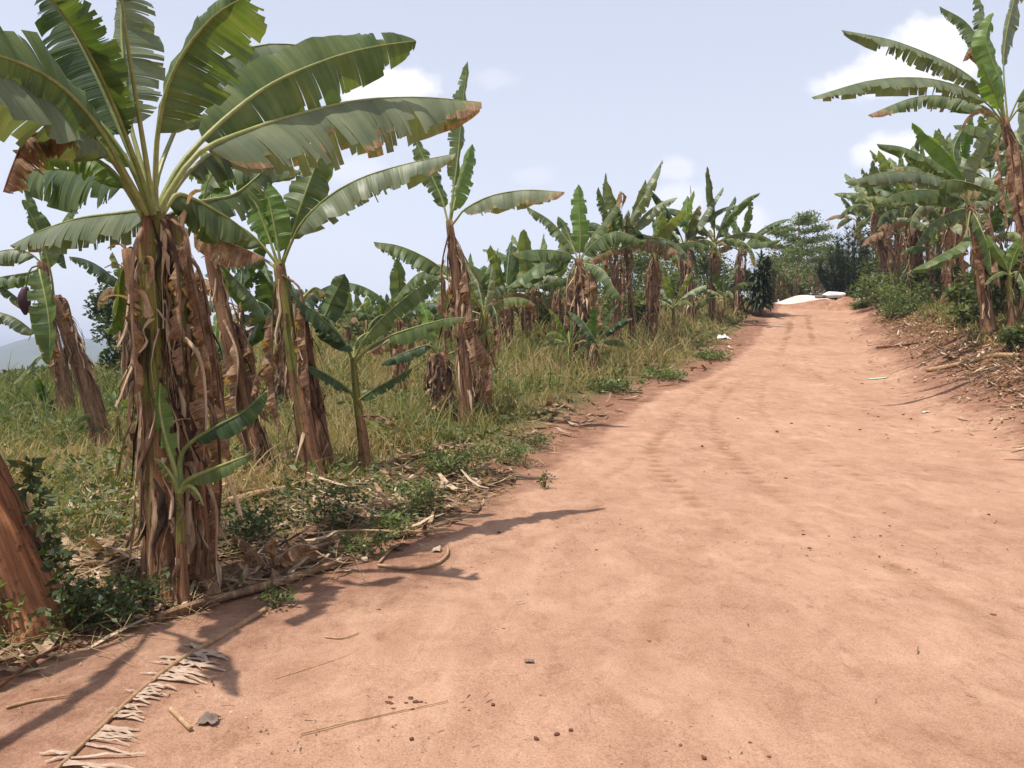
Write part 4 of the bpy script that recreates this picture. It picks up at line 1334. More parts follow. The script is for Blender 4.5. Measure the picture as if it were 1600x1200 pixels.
me.attributes.new('tone', 'FLOAT', 'POINT').data.foreach_set('value', np.full(len(hv), .5, dtype=np.float32))
tag(link(bpy.data.objects.new('hills', me)), kind='structure')

# ------------------------------------------------------------------ grass and litter (nobody could count them)
RNG = np.random.default_rng(7)


def np_obj(name, V, Fq, tone, mat, kind='stuff', label=None, cat=None, dry=None, parent=None):
    me = bpy.data.meshes.new(name)
    nv, nf = len(V), len(Fq)
    w = Fq.shape[1]
    me.vertices.add(nv); me.loops.add(nf * w); me.polygons.add(nf)
    me.vertices.foreach_set('co', V.astype(np.float32).ravel())
    me.loops.foreach_set('vertex_index', Fq.astype(np.int32).ravel())
    me.polygons.foreach_set('loop_start', np.arange(0, nf * w, w, dtype=np.int32))
    me.polygons.foreach_set('loop_total', np.full(nf, w, dtype=np.int32))
    me.attributes.new('tone', 'FLOAT', 'POINT').data.foreach_set('value', tone.astype(np.float32))
    me.materials.append(mat)
    me.update()
    me.validate()
    o = link(bpy.data.objects.new(name, me), parent)
    return tag(o, label, cat, kind=kind)


def blades(P0, h, w, lean, tone, name, mat, segs=3, curve=1.0):
    """grass blades: P0 (n,3), h, w, lean arrays."""
    n = len(P0)
    az = RNG.uniform(0, 2 * PI, n)
    laz = RNG.uniform(0, 2 * PI, n)
    sx, sy = np.cos(az), np.sin(az)
    V = np.zeros((n, segs + 1, 2, 3))
    for i in range(segs + 1):
        t = i / segs
        off = lean * h * t ** (1.6)
        cx = P0[:, 0] + np.cos(laz) * off
        cy = P0[:, 1] + np.sin(laz) * off
        cz = P0[:, 2] - .01 + h * t * (1 - .35 * lean * t * curve)
        ww = w * (1 - t) ** .6 * .5 + .0006
        for k, s in ((0, -1), (1, 1)):
            V[:, i, k, 0] = cx + sx * ww * s
            V[:, i, k, 1] = cy + sy * ww * s
            V[:, i, k, 2] = cz
    idx = np.arange(n)[:, None] * (segs + 1) * 2
    Fq = np.concatenate([idx + np.array([[2 * i, 2 * i + 1, 2 * i + 3, 2 * i + 2]]) for i in range(segs)])
    T = np.repeat(tone, (segs + 1) * 2)
    return np_obj(name, V.reshape(-1, 3), Fq, T, mat)


GR = [(.06, (.36, .27, .14)), (.3, (.31, .25, .11)), (.5, (.19, .195, .065)), (.72, (.11, .145, .04)), (.92, (.06, .105, .028))]
t = NT('grass')
tn = t.attr('tone')
gn = t.noise(t.n('NewGeometry').outputs['Position'], 1.1, 4, .6)
ff = t.math('ADD', tn, t.math('MULTIPLY', t.math('SUBTRACT', gn, .5), .5), True)
gc = t.ramp(ff, GR)
bs = t.principled(gc, .7, None, .2)
trn = t.n('BsdfTranslucent'); t.l(t.mix(1.0, gc, (1.5, 1.5, .8), 'MULTIPLY'), trn.inputs['Color'])
mxs = t.n('MixShader'); mxs.inputs[0].default_value = .3
t.l(bs, mxs.inputs[1]); t.l(trn.outputs[0], mxs.inputs[2])
M['grass'] = t.done(mxs.outputs[0])


def sample_field(bands, left=True, e0=.0):
    """points on the field side of the left road edge: bands of (y0, y1, xmin, per square metre)."""
    out = []
    for y0, y1, xm, den in bands:
        xr = max(edge_l(y0), edge_l(y1))
        n = int((xr - xm) * (y1 - y0) * den)
        X = RNG.uniform(xm, xr, n); Y = RNG.uniform(y0, y1, n)
        for x, y in zip(X, Y):
            if x < -.72 * y - 1.2: continue
            e = edge_l(y) - x
            if e < e0: continue
            out.append((x, y, e))
    return out


def field_height(x, y, e):
    p = .5 + .5 * nz(x, y, .55, 21)
    e2 = e - 1.0 * (1 - sst(7, 12, y))
    h = (.08 + .52 * sst(.4, 2.2, e2)) * (.4 + .85 * p) * (1 + .75 * sst(15, 24, y))
    return h


pts = sample_field([(3.2, 6, -6, 420), (6, 10, -9, 300), (10, 16, -14, 170), (16, 26, -22, 75), (26, 46, -36, 34), (46, 90, -70, 5)], e0=.05)
P0 = []; H = []; TN = []; Wd = []
rg = random.Random(9)
for x, y, e in pts:
    thin = sst(.1, 1.6, e - 1.0 * (1 - sst(7, 12, y)) - .45 * sst(8, 12, y) * (1 - .5 * sst(20, 30, y)))
    pat = sst(-.45, .35, nz(x, y, 1.1, 31) + .5 * nz(x, y, 3.1, 13))
    if rg.random() > (.05 + .95 * thin) * (.22 + .8 * pat): continue
    if rg.random() < .04 * 0: continue
    h = field_height(x, y, e) * rg.uniform(.4, 1.25) * (1.7 if rg.random() < .05 else 1)
    P0.append((x, y, terrain(x, y))); H.append(h)
    g = .36 - .10 * sst(14, 22, y) * sst(3, 1, e) + .6 * nz(x, y, .7, 41) + .25 * nz(x, y, 2.6, 4) + rg.gauss(0, .18)
    if x < -.5 * y - .2 * 8: g += .12
    TN.append(g)
    Wd.append((.006 + .0011 * y) * rg.uniform(.7, 1.4))
P0 = np.array(P0); H = np.array(H); TN = np.array(TN); Wd = np.array(Wd)
blades(P0, H, Wd, RNG.uniform(.1, 1.1, len(P0)), TN, 'field_grass', M['grass'])
print('grass blades', len(P0))

# greener taller growth at far left (maize like)
P0 = []; H = []
for _ in range(2600):
    y = rg.uniform(15, 34); x = rg.uniform(-.75 * y, -.50 * y)
    P0.append((x, y, terrain(x, y))); H.append(rg.uniform(.5, 1.15) * (1.0 if y > 18 else .6))
blades(np.array(P0), np.array(H), RNG.uniform(.03, .07, len(P0)), RNG.uniform(.2, 1.0, len(P0)), RNG.uniform(.55, .95, len(P0)), 'tall_green_grass', M['grass'])

# right verge: sparse grass and green herbs behind the litter
P0 = []; H = []; TN = []; Wd = []
for _ in range(30000):
    y = rg.uniform(11, 48)
    x = lerp_tab(FOOT, y) + rg.uniform(2.5, 9)
    e = x - lerp_tab(FOOT, y)
    if x > .72 * y + 1: continue
    dn = sst(3.0, 4.6, e) * (.3 + .7 * sst(-.1, .3, nz(x, y, .5, 4)))
    if y > 34: dn = max(dn, sst(2.4, 3.4, e))
    if rg.random() > dn: continue
    P0.append((x, y, terrain(x, y))); H.append(rg.uniform(.15, .55)); TN.append(.55 + rg.gauss(0, .2)); Wd.append((.006 + .0013 * y))
blades(np.array(P0), np.array(H), np.array(Wd), RNG.uniform(.2, 1.1, len(P0)), np.array(TN), 'verge_grass', M['grass'])


def litter(points, size, tone, name, mat):
    """curled scraps of dead leaf lying on the ground."""
    n = len(points)
    az = RNG.uniform(0, 2 * PI, n)
    ln = size * RNG.uniform(.5, 2.2, n)
    wd = size * RNG.uniform(.10, .45, n)
    cu = RNG.uniform(-.1, .5, n)
    tl = RNG.normal(0, .22, n)
    V = np.zeros((n, 4, 2, 3))
    for i in range(4):
        t = i / 3 - .5
        for k, s in ((0, -.5), (1, .5)):
            a = ln * t; b = wd * s * (1 - abs(t) * 1.1)
            V[:, i, k, 0] = points[:, 0] + np.cos(az) * a - np.sin(az) * b
            V[:, i, k, 1] = points[:, 1] + np.sin(az) * a + np.cos(az) * b
            V[:, i, k, 2] = points[:, 2] + .012 + ln * cu * (t * 2) ** 2 * .35 + np.abs(tl) * ln * (t + .5) * .7 + abs(s) * wd * .3
    idx = np.arange(n)[:, None] * 8
    Fq = np.concatenate([idx + np.array([[2 * i, 2 * i + 1, 2 * i + 3, 2 * i + 2]]) for i in range(3)])
    return np_obj(name, V.reshape(-1, 3), Fq, np.repeat(tone, 8), mat)


M['litter'] = simple_mat('leaf_litter', [(.22, (.05, .027, .016)), (.40, (.15, .085, .05)), (.56, (.29, .19, .115)), (.72, (.50, .38, .26))], 9, obj=False, rough=.85, bump=.3, trans=.1)
pp = []; sz = []
for x, y, e in sample_field([(2.6, 6, -5, 520), (6, 10, -7, 330), (10, 16, -9, 90), (16, 30, -16, 25)], e0=-.12):
    if e > 2.6: k = .42
    else: k = 1 - .6 * sst(.8, 2.4, e)
    if e < .12: k *= .3
    if y < 11 and x > -5: k *= 1.25
    else: k *= .6
    k *= .35 + .9 * sst(-.25, .3, nz(x, y, .9, 17))
    if rg.random() > k: continue
    pp.append((x, y, terrain(x, y))); sz.append((.055 + .003 * y) * rg.choice((.6, .8, 1, 1, 1.4, 2.0, 3.2)))
litter(np.array(pp), np.array(sz), RNG.normal(.5, .17, len(pp)), 'dead_leaf_litter', M['litter'])
# thin dry straws lying about
P0 = np.array([p for p in pp if rg.random() < .45])
n = len(P0)
blades(P0, RNG.uniform(.08, .4, n), np.full(n, .007), RNG.uniform(1.5, 3.0, n), RNG.normal(.1, .12, n), 'dry_straw', M['grass'])
# litter on the right bank
pp = []; sz = []
for _ in range(34000):
    y = rg.uniform(10.5, 38)
    x = lerp_tab(FOOT, y) + rg.uniform(.4, 5.5)
    if x > .72 * y + 1: continue
    e = x - lerp_tab(FOOT, y)
    k = sst(1.7, 3.1, e) + .07 * sst(.5, 1.1, e) * (.15 + .85 * sst(-.15, .2, nz(x, y, .55, 27)))
    if y > 22: k *= .6
    if rg.random() > k: continue
    pp.append((x, y, terrain(x, y) + .02)); sz.append(rg.choice((.05, .07, .1, .13, .19)) * (.7 + y * .02))
litter(np.array(pp), np.array(sz), RNG.normal(.62, .18, len(pp)), 'bank_leaf_litter', M['litter'])
# specks of straw and crumbs on the road
pp = []; sz = []
for _ in range(7000):
    y = 2.3 * math.exp(rg.uniform(0, 2.4)); x = rg.uniform(road_l(y) + .1, min(road_r(y), .7 * y + .5))
    k = .25 + .75 * sst(1.2, 0, x - road_l(y)) + .5 * sst(-1.5, .5, x - road_r(y))
    k *= sst(-.3, .4, nz(x, y, 1.1, 51))
    if rg.random() > k: continue
    pp.append((x, y, terrain(x, y) + .012)); sz.append(rg.choice((.005, .006, .008, .01, .013, .016, .022)) * (1 + .08 * y))
litter(np.array(pp), np.array(sz), RNG.normal(.42, .2, len(pp)), 'road_crumbs', M['litter'])

# fine grit and pebbles pressed into the road
gp = []; gs = []
for _ in range(9000):
    y = 2.3 * math.exp(rg.uniform(0, 1.9)); x = rg.uniform(road_l(y) - .05, min(road_r(y), .7 * y + .5))
    if rg.random() > .15 + .85 * sst(-.2, .45, nz(x, y, .9, 81) + .5 * nz(x, y, 3, 8)): continue
    gp.append((x, y, terrain(x, y) + .004)); gs.append(rg.choice((.0025, .003, .004, .005, .0075)) * (.8 + .09 * y))
gp = np.array(gp); gs = np.array(gs); n = len(gp)
OV = np.array([(1, 0, 0), (0, 1, 0), (-1, 0, 0), (0, -1, 0), (0, 0, .8), (0, 0, -.8)])
V = gp[:, None, :] + OV[None] * gs[:, None, None] * RNG.uniform(.6, 1.4, (n, 6, 1))
Fq = np.array([(0, 1, 4), (1, 2, 4), (2, 3, 4), (3, 0, 4)])[None] + (np.arange(n) * 6)[:, None, None]
M['grit'] = simple_mat('grit', [(.3, (.16, .08, .05)), (.5, (.30, .17, .11)), (.7, (.44, .29, .2))], 12, obj=False, bump=.2)
np_obj('road_grit', V.reshape(-1, 3), Fq.reshape(-1, 3), np.repeat(RNG.normal(.5, .2, n), 6), M['grit'])

# ------------------------------------------------------------------ herbs, shrubs, trees
M['herb'] = leaf_mat('herb_leaf', (.055, .082, .024), (.115, .155, .048), (.19, .225, .09), .32, .6)
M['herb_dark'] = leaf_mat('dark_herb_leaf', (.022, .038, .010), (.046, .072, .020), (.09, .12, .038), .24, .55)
M['bush'] = leaf_mat('bush_leaf', (.045, .065, .02), (.095, .125, .038), (.17, .19, .075), .28, .6)
M['wood'] = simple_mat('wood', [(.3, (.06, .035, .02)), (.5, (.15, .09, .055)), (.7, (.27, .18, .11))], 9, (1, 1, .3), bump=.4)


def leaf_cloud(points, size, name, mat, parent, org, seed, long=1.0, up=.2, tone=None, kind=None):
    """many small folded leaves (4-vertex diamonds) at points."""
    n = len(points)
    g = np.random.default_rng(seed)
    A = g.normal(0, 1, (n, 3)); A[:, 2] = A[:, 2] * .6 + up
    A /= np.linalg.norm(A, axis=1)[:, None]
    Bv = g.normal(0, 1, (n, 3)); Bv -= A * (Bv * A).sum(1)[:, None]
    Bv /= np.linalg.norm(Bv, axis=1)[:, None]
    N = np.cross(A, Bv)
    s = (np.asarray(size) * g.uniform(.6, 1.35, n))[:, None]
    V = np.zeros((n, 4, 3))
    V[:, 0] = points
    V[:, 1] = points + A * s * .5 * long + Bv * s * .27 + N * s * .08
    V[:, 2] = points + A * s * long - N * s * .12
    V[:, 3] = points + A * s * .5 * long - Bv * s * .27 + N * s * .08
    V -= np.array(org)
    Fq = np.arange(n)[:, None] * 4 + np.array([[0, 1, 2, 3]])
    T = np.repeat(g.normal(.5, .16, n) if tone is None else tone, 4)
    o = np_obj(name, V.reshape(-1, 3), Fq, T, mat, kind=kind, parent=parent)
    return o


def shrub(base, w, h, label, cat, seed, n=2600, size=.16, mat='bush', name='shrub', lobes=9, group=None, stems=5, long=1.0, flat=1.0, low=.15, dens=1.0):
    org = Vector(base)
    t = thing(name, org, label, cat, group)
    rn = random.Random(seed)
    g = np.random.default_rng(seed)
    mb = MB()
    pts = []
    for i in range(lobes):
        a = rn.uniform(0, 2 * PI); r = w * .5 * math.sqrt(rn.random()) * .75
        hh = h * rn.uniform(low, .86)
        c = np.array((org.x + math.cos(a) * r, org.y + math.sin(a) * r, org.z + hh))
        rad = np.array((w * rn.uniform(.16, .3), w * rn.uniform(.16, .3), min(h * .3, w * rn.uniform(.13, .26) * flat)))
        m = int(n / lobes)
        d = g.normal(0, 1, (m, 3)); d /= np.linalg.norm(d, axis=1)[:, None]
        q = c + d * rad * (g.uniform(0, 1, m) ** .45)[:, None]
        pts.append(q)
        if i < stems:
            tube(mb, catmull([org - Z * .05, org.lerp(Vector(c), .5) + Vector((rn.gauss(0, .05) * w, rn.gauss(0, .05) * w, 0)), Vector(c)], 8), lambda t: .022 * h / 2 * (1.15 - t) + .004, 6)
    q = np.concatenate(pts)
    q = q[q[:, 2] > org.z + .02]
    leaf_cloud(q, size, 'foliage', M[mat], t, org, seed, long)
    if stems: mb.build('stem', M['wood'], t, org)
    return t


# broadleaf weeds mixed through the field grass
wp = []; ws = []; wt = []
for x, y, e in sample_field([(3.4, 7, -6, 900), (7, 12, -10, 420), (12, 20, -16, 160), (20, 40, -30, 40)], e0=.2):
    if rg.random() > .75 * sst(.0, .4, nz(x, y, .8, 61) + .4 * nz(x, y, 2.7, 3)) * (.12 + .88 * sst(.5, 1.9, e)): continue
    wp.append((x, y, terrain(x, y) + rg.random() ** 1.4 * .38 * (.3 + .7 * sst(.3, 2.2, e)))); ws.append((.026 + .004 * y) * rg.uniform(.7, 1.5))
leaf_cloud(np.array(wp), np.array(ws), 'field_weeds', M['bush'], None, (0, 0, 0), 17, 1.4, kind='stuff')
# leafy weeds along the road edge
gw = 'leafy weeds along the left road edge'
for i, (q, w, h, lab, mt, nn) in enumerate([
    ((655, 806), .55, .34, 'bright leafy weed patch closest to the road below the wide spreading young plant', 'herb', 900),
    ((610, 835), .35, .22, 'small leafy weed at the tip of the dead leaf heap, nearest the bare road', 'herb', 500),
    ((715, 742), .9, .34, 'broad patch of leafy weeds below the third clump', 'herb', 1500),
    ((790, 722), .8, .26, 'pale green weed patch spilling onto the road right of the third clump', 'herb', 1100),
    ((832, 700), .6, .22, 'thin weed patch at the road edge, farthest right of the weed row', 'bush', 600),
    ((560, 868), .4, .16, 'flat dusty weed beside the shadow at the road edge', 'bush', 400),
    ((850, 765), .16, .22, 'lone thin weed sprig standing on the bare dirt', 'bush', 90),
    ((430, 952), .22, .12, 'little grassy weed at the butt of the dead frond stalk', 'bush', 160),
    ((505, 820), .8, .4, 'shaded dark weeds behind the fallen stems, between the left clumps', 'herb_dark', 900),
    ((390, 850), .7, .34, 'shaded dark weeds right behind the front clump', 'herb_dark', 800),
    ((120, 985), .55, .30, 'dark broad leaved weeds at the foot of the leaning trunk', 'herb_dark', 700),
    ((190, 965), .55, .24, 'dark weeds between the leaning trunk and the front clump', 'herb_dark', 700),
    ((20, 1005), .5, .34, 'yellow green weeds in the bottom left corner beside the leaning trunk', 'herb', 600),
    ((950, 612), .9, .25, 'dusty green roadside weed below the pinkish skirted plant', 'bush', 700),
    ((1040, 592), 1.0, .25, 'dusty green roadside weed below the short skirted stem', 'herb', 700),
    ((1115, 562), 1.1, .25, 'low green roadside weed beside the white litter', 'herb', 700),
]):
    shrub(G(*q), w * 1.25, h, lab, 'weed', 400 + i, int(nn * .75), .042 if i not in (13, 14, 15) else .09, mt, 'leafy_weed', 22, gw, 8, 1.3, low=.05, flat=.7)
# climbing weed on the leaning trunk
sv = P(72, 860, dT - .02)
q = []
for _ in range(260):
    tt = rg.random()
    c = P(112 - 70 * tt + rg.gauss(0, 9), 960 - 240 * tt, dT - .1 + rg.gauss(0, .06))
    q.append(tuple(c))
vine = thing('climbing_weed', G(118, 985), 'dark leafy climber growing up the right side of the leaning trunk', 'weed')
leaf_cloud(np.array(q), .06, 'foliage', M['herb_dark'], vine, vine.location, 3, 1.1)

# shrubs behind
shrub(P(212, 612, 26), 2.9, 4.2, 'dark rounded bush in the field behind the front clump, against the far hills', 'bush', 431, 5200, .2, 'herb_dark', 'bush', 14)
for i, (x, y, dd, w, h, lab) in enumerate([
    (20, 600, 30, 4, .9, 'low green bush at the left frame edge in front of the hills'),
    (255, 596, 24, 3, 2.0, 'pale green bush glimpsed between the stems of the front clump'),
    (1130, 470, 50, 4, 3.6, 'yellow green bush behind the last roadside plants'),
    (1165, 470, 42, 2.4, 2.6, 'green bush just left of the dark spiky shrub'),
    (1222, 452, 58, 5, 5.0, 'pale green bush rising behind the stick fence at left'),
    (1262, 452, 56, 5, 5.2, 'pale green bush rising behind the middle of the stick fence'),
    (1298, 452, 57, 4, 4.6, 'green bush between the stick fence and the dark feathery bush'),
    (1376, 470, 40, 3.0, 1.8, 'bright twiggy bush right of the dark feathery bush'),
    (1412, 474, 33, 2.4, 1.3, 'light green bush in front of the far right banana plants'),
    (1525, 490, 25, 1.9, 1.1, 'leafy bush between the orange yellow stem and the bright young shoot'),
    (1010, 500, 46, 5, 3.2, 'shaded green bush behind the yellowish roadside stem'),
    (900, 520, 46, 6, 2.6, 'green bush in the field behind the pinkish skirted plant'),
    (960, 510, 48, 5, 3.4, 'dusty green bush behind the brown tipped roadside plant'),
    (1060, 495, 50, 5, 3.8, 'dense green bush behind the pair of far roadside plants'),
    (1100, 485, 52, 4, 3.8, 'shaded bush behind the last pair of roadside stems'),
    (800, 548, 38, 7, 1.7, 'low green bush at the foot of the far row across the field'),
    (700, 556, 34, 5, 1.3, 'low dusty bush behind the tall slim plant in the field'),
    (600, 560, 32, 5, 1.2, 'low bush in the field behind the wide spreading young plant'),
    (870, 535, 34, 4, 1.7, 'low bush in the field just left of the pinkish skirted plant'),
    (970, 530, 34, 3, 1.8, 'shaded low bush behind the pinkish skirted plant at its right'),
    (1050, 510, 41, 4, 2.4, 'green bush between the short skirt and the wide grey brown skirt'),
    (1440, 455, 36, 2.6, 1.9, 'dense dark bush behind the bare brown stems on the bank'),
    (1480, 455, 34, 2.4, 1.7, 'dense bush filling the gap left of the orange yellow stem'),
    (1545, 470, 27, 2.2, 1.6, 'dense bush behind the peeling bark stem on the bank'),
    (1400, 440, 44, 4, 4.5, 'tall bush under the far yellowing banana plant on the bank'),
    (1590, 480, 22, 2.4, 2.2, 'dense bush at the right frame edge behind the bright young shoot'),
    (1225, 452, 66, 5, 6.0, 'tall pale bush in front of the airy tree at left'),
    (1240, 458, 51, 3.2, 2.6, 'low bright bush in front of the stick fence at its middle'),
    (1212, 462, 49, 2.4, 2.2, 'low bush in front of the stick fence beside the dark spiky shrub'),
    (1290, 452, 66, 5, 6.2, 'tall leafy bush between the airy tree and the feathery bush'),
]):
    b = P(x, y, dd); b.z = terrain(b.x, b.y)
    twig = 'twiggy' in lab or 'light green' in lab
    shrub(b, w, h, lab, 'bush', 440 + i, 1900 if twig else 2200, .13 if twig else .2, 'herb' if twig else 'bush', 'bush', 20 if twig else 11)
for i, (q, w, h, lab) in enumerate([((1372, 478), 2.2, .6, 'low green herb patch at the top of the red bank'), ((1590, 545), 1.0, .5, 'fresh green weed at the right frame edge on the bank'), ((1345, 482), 1.6, .4, 'small green herb patch where the road meets the red bank')]):
    shrub(G(*q), w, h, lab, 'weed', 470 + i, 1300, .12, 'herb', 'leafy_weed', 12, 'weeds on the right bank', 3)


def rosette(mb, c, rn, n, L, w, droop, tone):
    for k in range(n):
        az = rn.uniform(0, 2 * PI); e0 = rn.uniform(20, 80)
        pt = arc(c, az, e0, L * rn.uniform(.7, 1.1), droop * rn.uniform(.7, 1.2), 5)
        sd = Vector((-math.sin(az), math.cos(az), 0))
        prev = None
        tn = tone + rn.gauss(0, .13)
        for j, p in enumerate(pt):
            ww = w * math.sin(PI * min(.97, .12 + .85 * j / 5)) * .5
            a = mb.add(p + sd * ww, (j / 5, 0), 0, tn); b = mb.add(p - sd * ww, (j / 5, 1), 0, tn)
            if prev: mb.face((prev[0], prev[1], b, a))
            prev = (a, b)


# dark spiky shrub (dracaena)
bd = G(1190, 494)
dd_ = dep(bd)
dr = thing('spiky_shrub', bd, 'dark column shaped shrub of drooping strap leaves at the road bend', 'shrub')
hd = 100 / F * dd_
mst = MB(); mlf = MB()
rn = random.Random(77)
for k in range(9):
    a = rn.uniform(0, 6.28); rr = rn.uniform(.05, .55)
    top = bd + Vector((math.cos(a) * rr, math.sin(a) * rr, hd * rn.uniform(.5, .86)))
    tube(mst, catmull([bd - Z * .05, bd.lerp(top, .5), top], 6), lambda t: .06 * (1.2 - t), 6)
    for m in range(9):
        c = bd.lerp(top, .22 + .78 * m / 8)
        rosette(mlf, c, rn, 17, .95, .10, 105, .42)
mst.build('stem', M['wood'], dr, bd)
mlf.build('foliage', M['herb_dark'], dr, bd)

# feathery dark bush at the end of the road
bf = P(1328, 458, 50); bf.z = terrain(bf.x, bf.y)
fb = thing('feathery_bush', bf, 'large dark feathery bush with upswept sprays at the end of the road', 'bush')
mst = MB(); mlf = MB()
hf_ = 128 / F * 50
M['needle'] = leaf_mat('needle_leaf', (.016, .030, .008), (.040, .062, .016), (.085, .11, .034), .2, .6)
for k in range(64):
    a = rn.uniform(0, 6.28); rr = math.sqrt(rn.random()) * 2.0
    hh = hf_ * (1 - (rr / 2.6) ** 2) * rn.uniform(.55, 1.0)
    top = bf + Vector((math.cos(a) * rr * 1.1, math.sin(a) * rr, hh))
    if k < 12: tube(mst, catmull([bf - Z * .05, bf + Vector((math.cos(a) * rr * .5, math.sin(a) * rr * .5, hh * .4)), top], 6), lambda t: .05 * (1.15 - t), 5)
    for m in range(9):
        c = (bf + Vector((math.cos(a) * rr * .5, math.sin(a) * rr * .5, 0))).lerp(top, .12 + .88 * m / 8)
        for q in range(16):
            az = rn.uniform(0, 6.28); e = R(rn.uniform(30, 85)); l = rn.uniform(.35, .75)
            dv = Vector((math.cos(az) * math.cos(e), math.sin(az) * math.cos(e), math.sin(e)))
            sd = dv.orthogonal().normalized() * .04
            tn = .45 + rn.gauss(0, .18)
            i0 = mlf.add(c - sd, (0, 0), 0, tn); i1 = mlf.add(c + sd, (0, 1), 0, tn); i2 = mlf.add(c + dv * l, (1, .5), 0, tn)
            mlf.face((i0, i1, i2))
mst.build('stem', M['wood'], fb, bf)
mlf.build('foliage', M['needle'], fb, bf)

# airy flat layered tree behind the crest
bt = P(1245, 452, 72); bt.z = terrain(bt.x, bt.y)
tr_ = thing('tree', bt, 'airy tree with flat layered pale green branches beyond the crest of the road', 'tree')
mt_ = MB()
ht = 7.2
topz = P(1245, 338, 72).z
ht = topz - bt.z
tube(mt_, catmull([bt - Z * .1, bt + Vector((.15, 0, ht * .5)), bt + Vector((.1, 0, ht * .95))], 10), lambda t: .16 * (1.1 - t) + .02, 8)
cl = []
for k in range(17):
    f = k / 16
    z0 = ht * (.38 + .60 * f)
    a = k * 2.4
    rr = (4.6 if f > .15 else 3.2) * (1 - .35 * f) * rn.uniform(.6, 1.1)
    st = bt + Vector((.1, 0, z0 - .5)); en = bt + Vector((math.cos(a) * rr, math.sin(a) * rr, z0 + rn.uniform(-.1, .2)))
    tube(mt_, catmull([st, st.lerp(en, .5) + Z * .12, en], 6), lambda t: .04 * (1.2 - t), 5)
    for m in range(7):
        c = st.lerp(en, .35 + .65 * m / 6)
        cl.append((c, .62))
q = np.concatenate([np.array(c) + np.random.default_rng(i).normal(0, 1, (120, 3)) * np.array((.46, .46, .13)) for i, (c, s) in enumerate(cl)])
mt_.build('trunk', M['wood'], tr_, bt)
leaf_cloud(q, .22, 'crown', M['herb'], tr_, bt, 8, 1.0, .05)

# stick fence at the end of the road
fa = P(1205, 470, 47); fe = P(1312, 458, 56)
fbase = Vector((fa.x, fa.y, terrain(fa.x, fa.y)))
fence = thing('stick_fence', fbase, 'fence of thin upright sticks at the end of the road behind the heap', 'fence')
for k in range(44):
    f = k / 43
    x = fa.x + (fe.x - fa.x) * f + rn.gauss(0, .04); y = fa.y + (fe.y - fa.y) * f
    b0 = Vector((x, y, terrain(x, y) - .1)); l = rn.uniform(1.3, 2.4)
    mb = MB()
    tube(mb, catmull([b0, b0 + Vector((rn.gauss(0, .04), 0, l * .5)), b0 + Vector((rn.gauss(0, .12), rn.gauss(0, .05), l))], 4), lambda t: .028 * (1.2 - .5 * t), 5)
    mb.build('stake', M['wood'], fence, fbase)
for hgt in (.5, 1.15):
    mb = MB()
    q = []
    for k in range(9):
        f = k / 8; x = fa.x + (fe.x - fa.x) * f; y = fa.y + (fe.y - fa.y) * f - .05
        q.append(Vector((x, y, terrain(x, y) + hgt + rn.gauss(0, .05))))
    tube(mb, catmull(q, 20), lambda t: .022, 5)
    mb.build('rail', M['wood'], fence, fbase)
# ------------------------------------------------------------------ things lying about
M['red_earth'] = simple_mat('red_earth', [(.3, (.17, .08, .048)), (.5, (.30, .155, .095)), (.7, (.42, .25, .16))], 3, bump=.6, bdist=.04)
M['sand'] = simple_mat('pale_sand', [(.3, (.40, .33, .26)), (.5, (.60, .52, .44)), (.7, (.74, .67, .60))], 4, bump=.5, bdist=.03)
M['white'] = simple_mat('white_plastic', [(.3, (.62, .62, .62)), (.6, (.80, .80, .80))], 12, rough=.5, bump=.3)
M['green_plastic'] = simple_mat('green_plastic', [(.3, (.26, .38, .27)), (.6, (.44, .50, .38))], 14, rough=.5)
M['clod'] = simple_mat('clod', [(.3, (.07, .027, .016)), (.5, (.15, .06, .034)), (.7, (.27, .12, .07))], 26, bump=.6, bdist=.01)
M['straw'] = simple_mat('straw_stick', [(.3, (.20, .11, .055)), (.5, (.36, .22, .12)), (.7, (.52, .37, .22))], 22, (1, 1, .4), bump=.4)
M['grey'] = simple_mat('grey_scrap', [(.3, (.10, .072, .055)), (.5, (.19, .14, .11)), (.7, (.30, .225, .175))], 26, bump=.5)
M['paper'] = simple_mat('pale_chip', [(.3, (.30, .21, .14)), (.6, (.48, .36, .26))], 16, bump=.3)


def mound(name, c, rx, ry, h, mat, seed, label=None, cat=None, kind=None, n=26, pw=1.0, rot=0.0, sharp=.25):
    mb = MB()
    c = Vector(c)
    rings = 16
    rows = []
    for j in range(rings + 1):
        r = j / rings
        row = []
        for k in range(n):
            a = 2 * PI * k / n
            wob = 1 + .22 * mnoise.noise(Vector((math.cos(a) * 1.3 + seed, math.sin(a) * 1.3, seed)))
            lx, ly = math.cos(a) * r * rx * wob, math.sin(a) * r * ry * wob
            x = c.x + lx * math.cos(rot) - ly * math.sin(rot)
            y = c.y + lx * math.sin(rot) + ly * math.cos(rot)
            z = terrain(x, y) + h * (math.cos(r * PI) * .5 + .5) ** pw * (1 + sharp * nz(x, y, 1.7 / max(rx, .4), seed)) + sharp * .12 * h * nz(x, y, 7 / max(rx, .4), seed) * (1 - r) - (.06 if j == rings else 0)
            row.append(mb.add((x, y, z), (k / n, r), 0, .5 + .15 * nz(x, y, 3, seed)))
        rows.append(row)
    for j in range(rings):
        for k in range(n):
            k2 = (k + 1) % n
            mb.face((rows[j][k], rows[j + 1][k], rows[j + 1][k2], rows[j][k2]))
    o = mb.build(name, mat, None, (c.x, c.y, terrain(c.x, c.y)))
    return tag(o, label, cat, kind=kind)


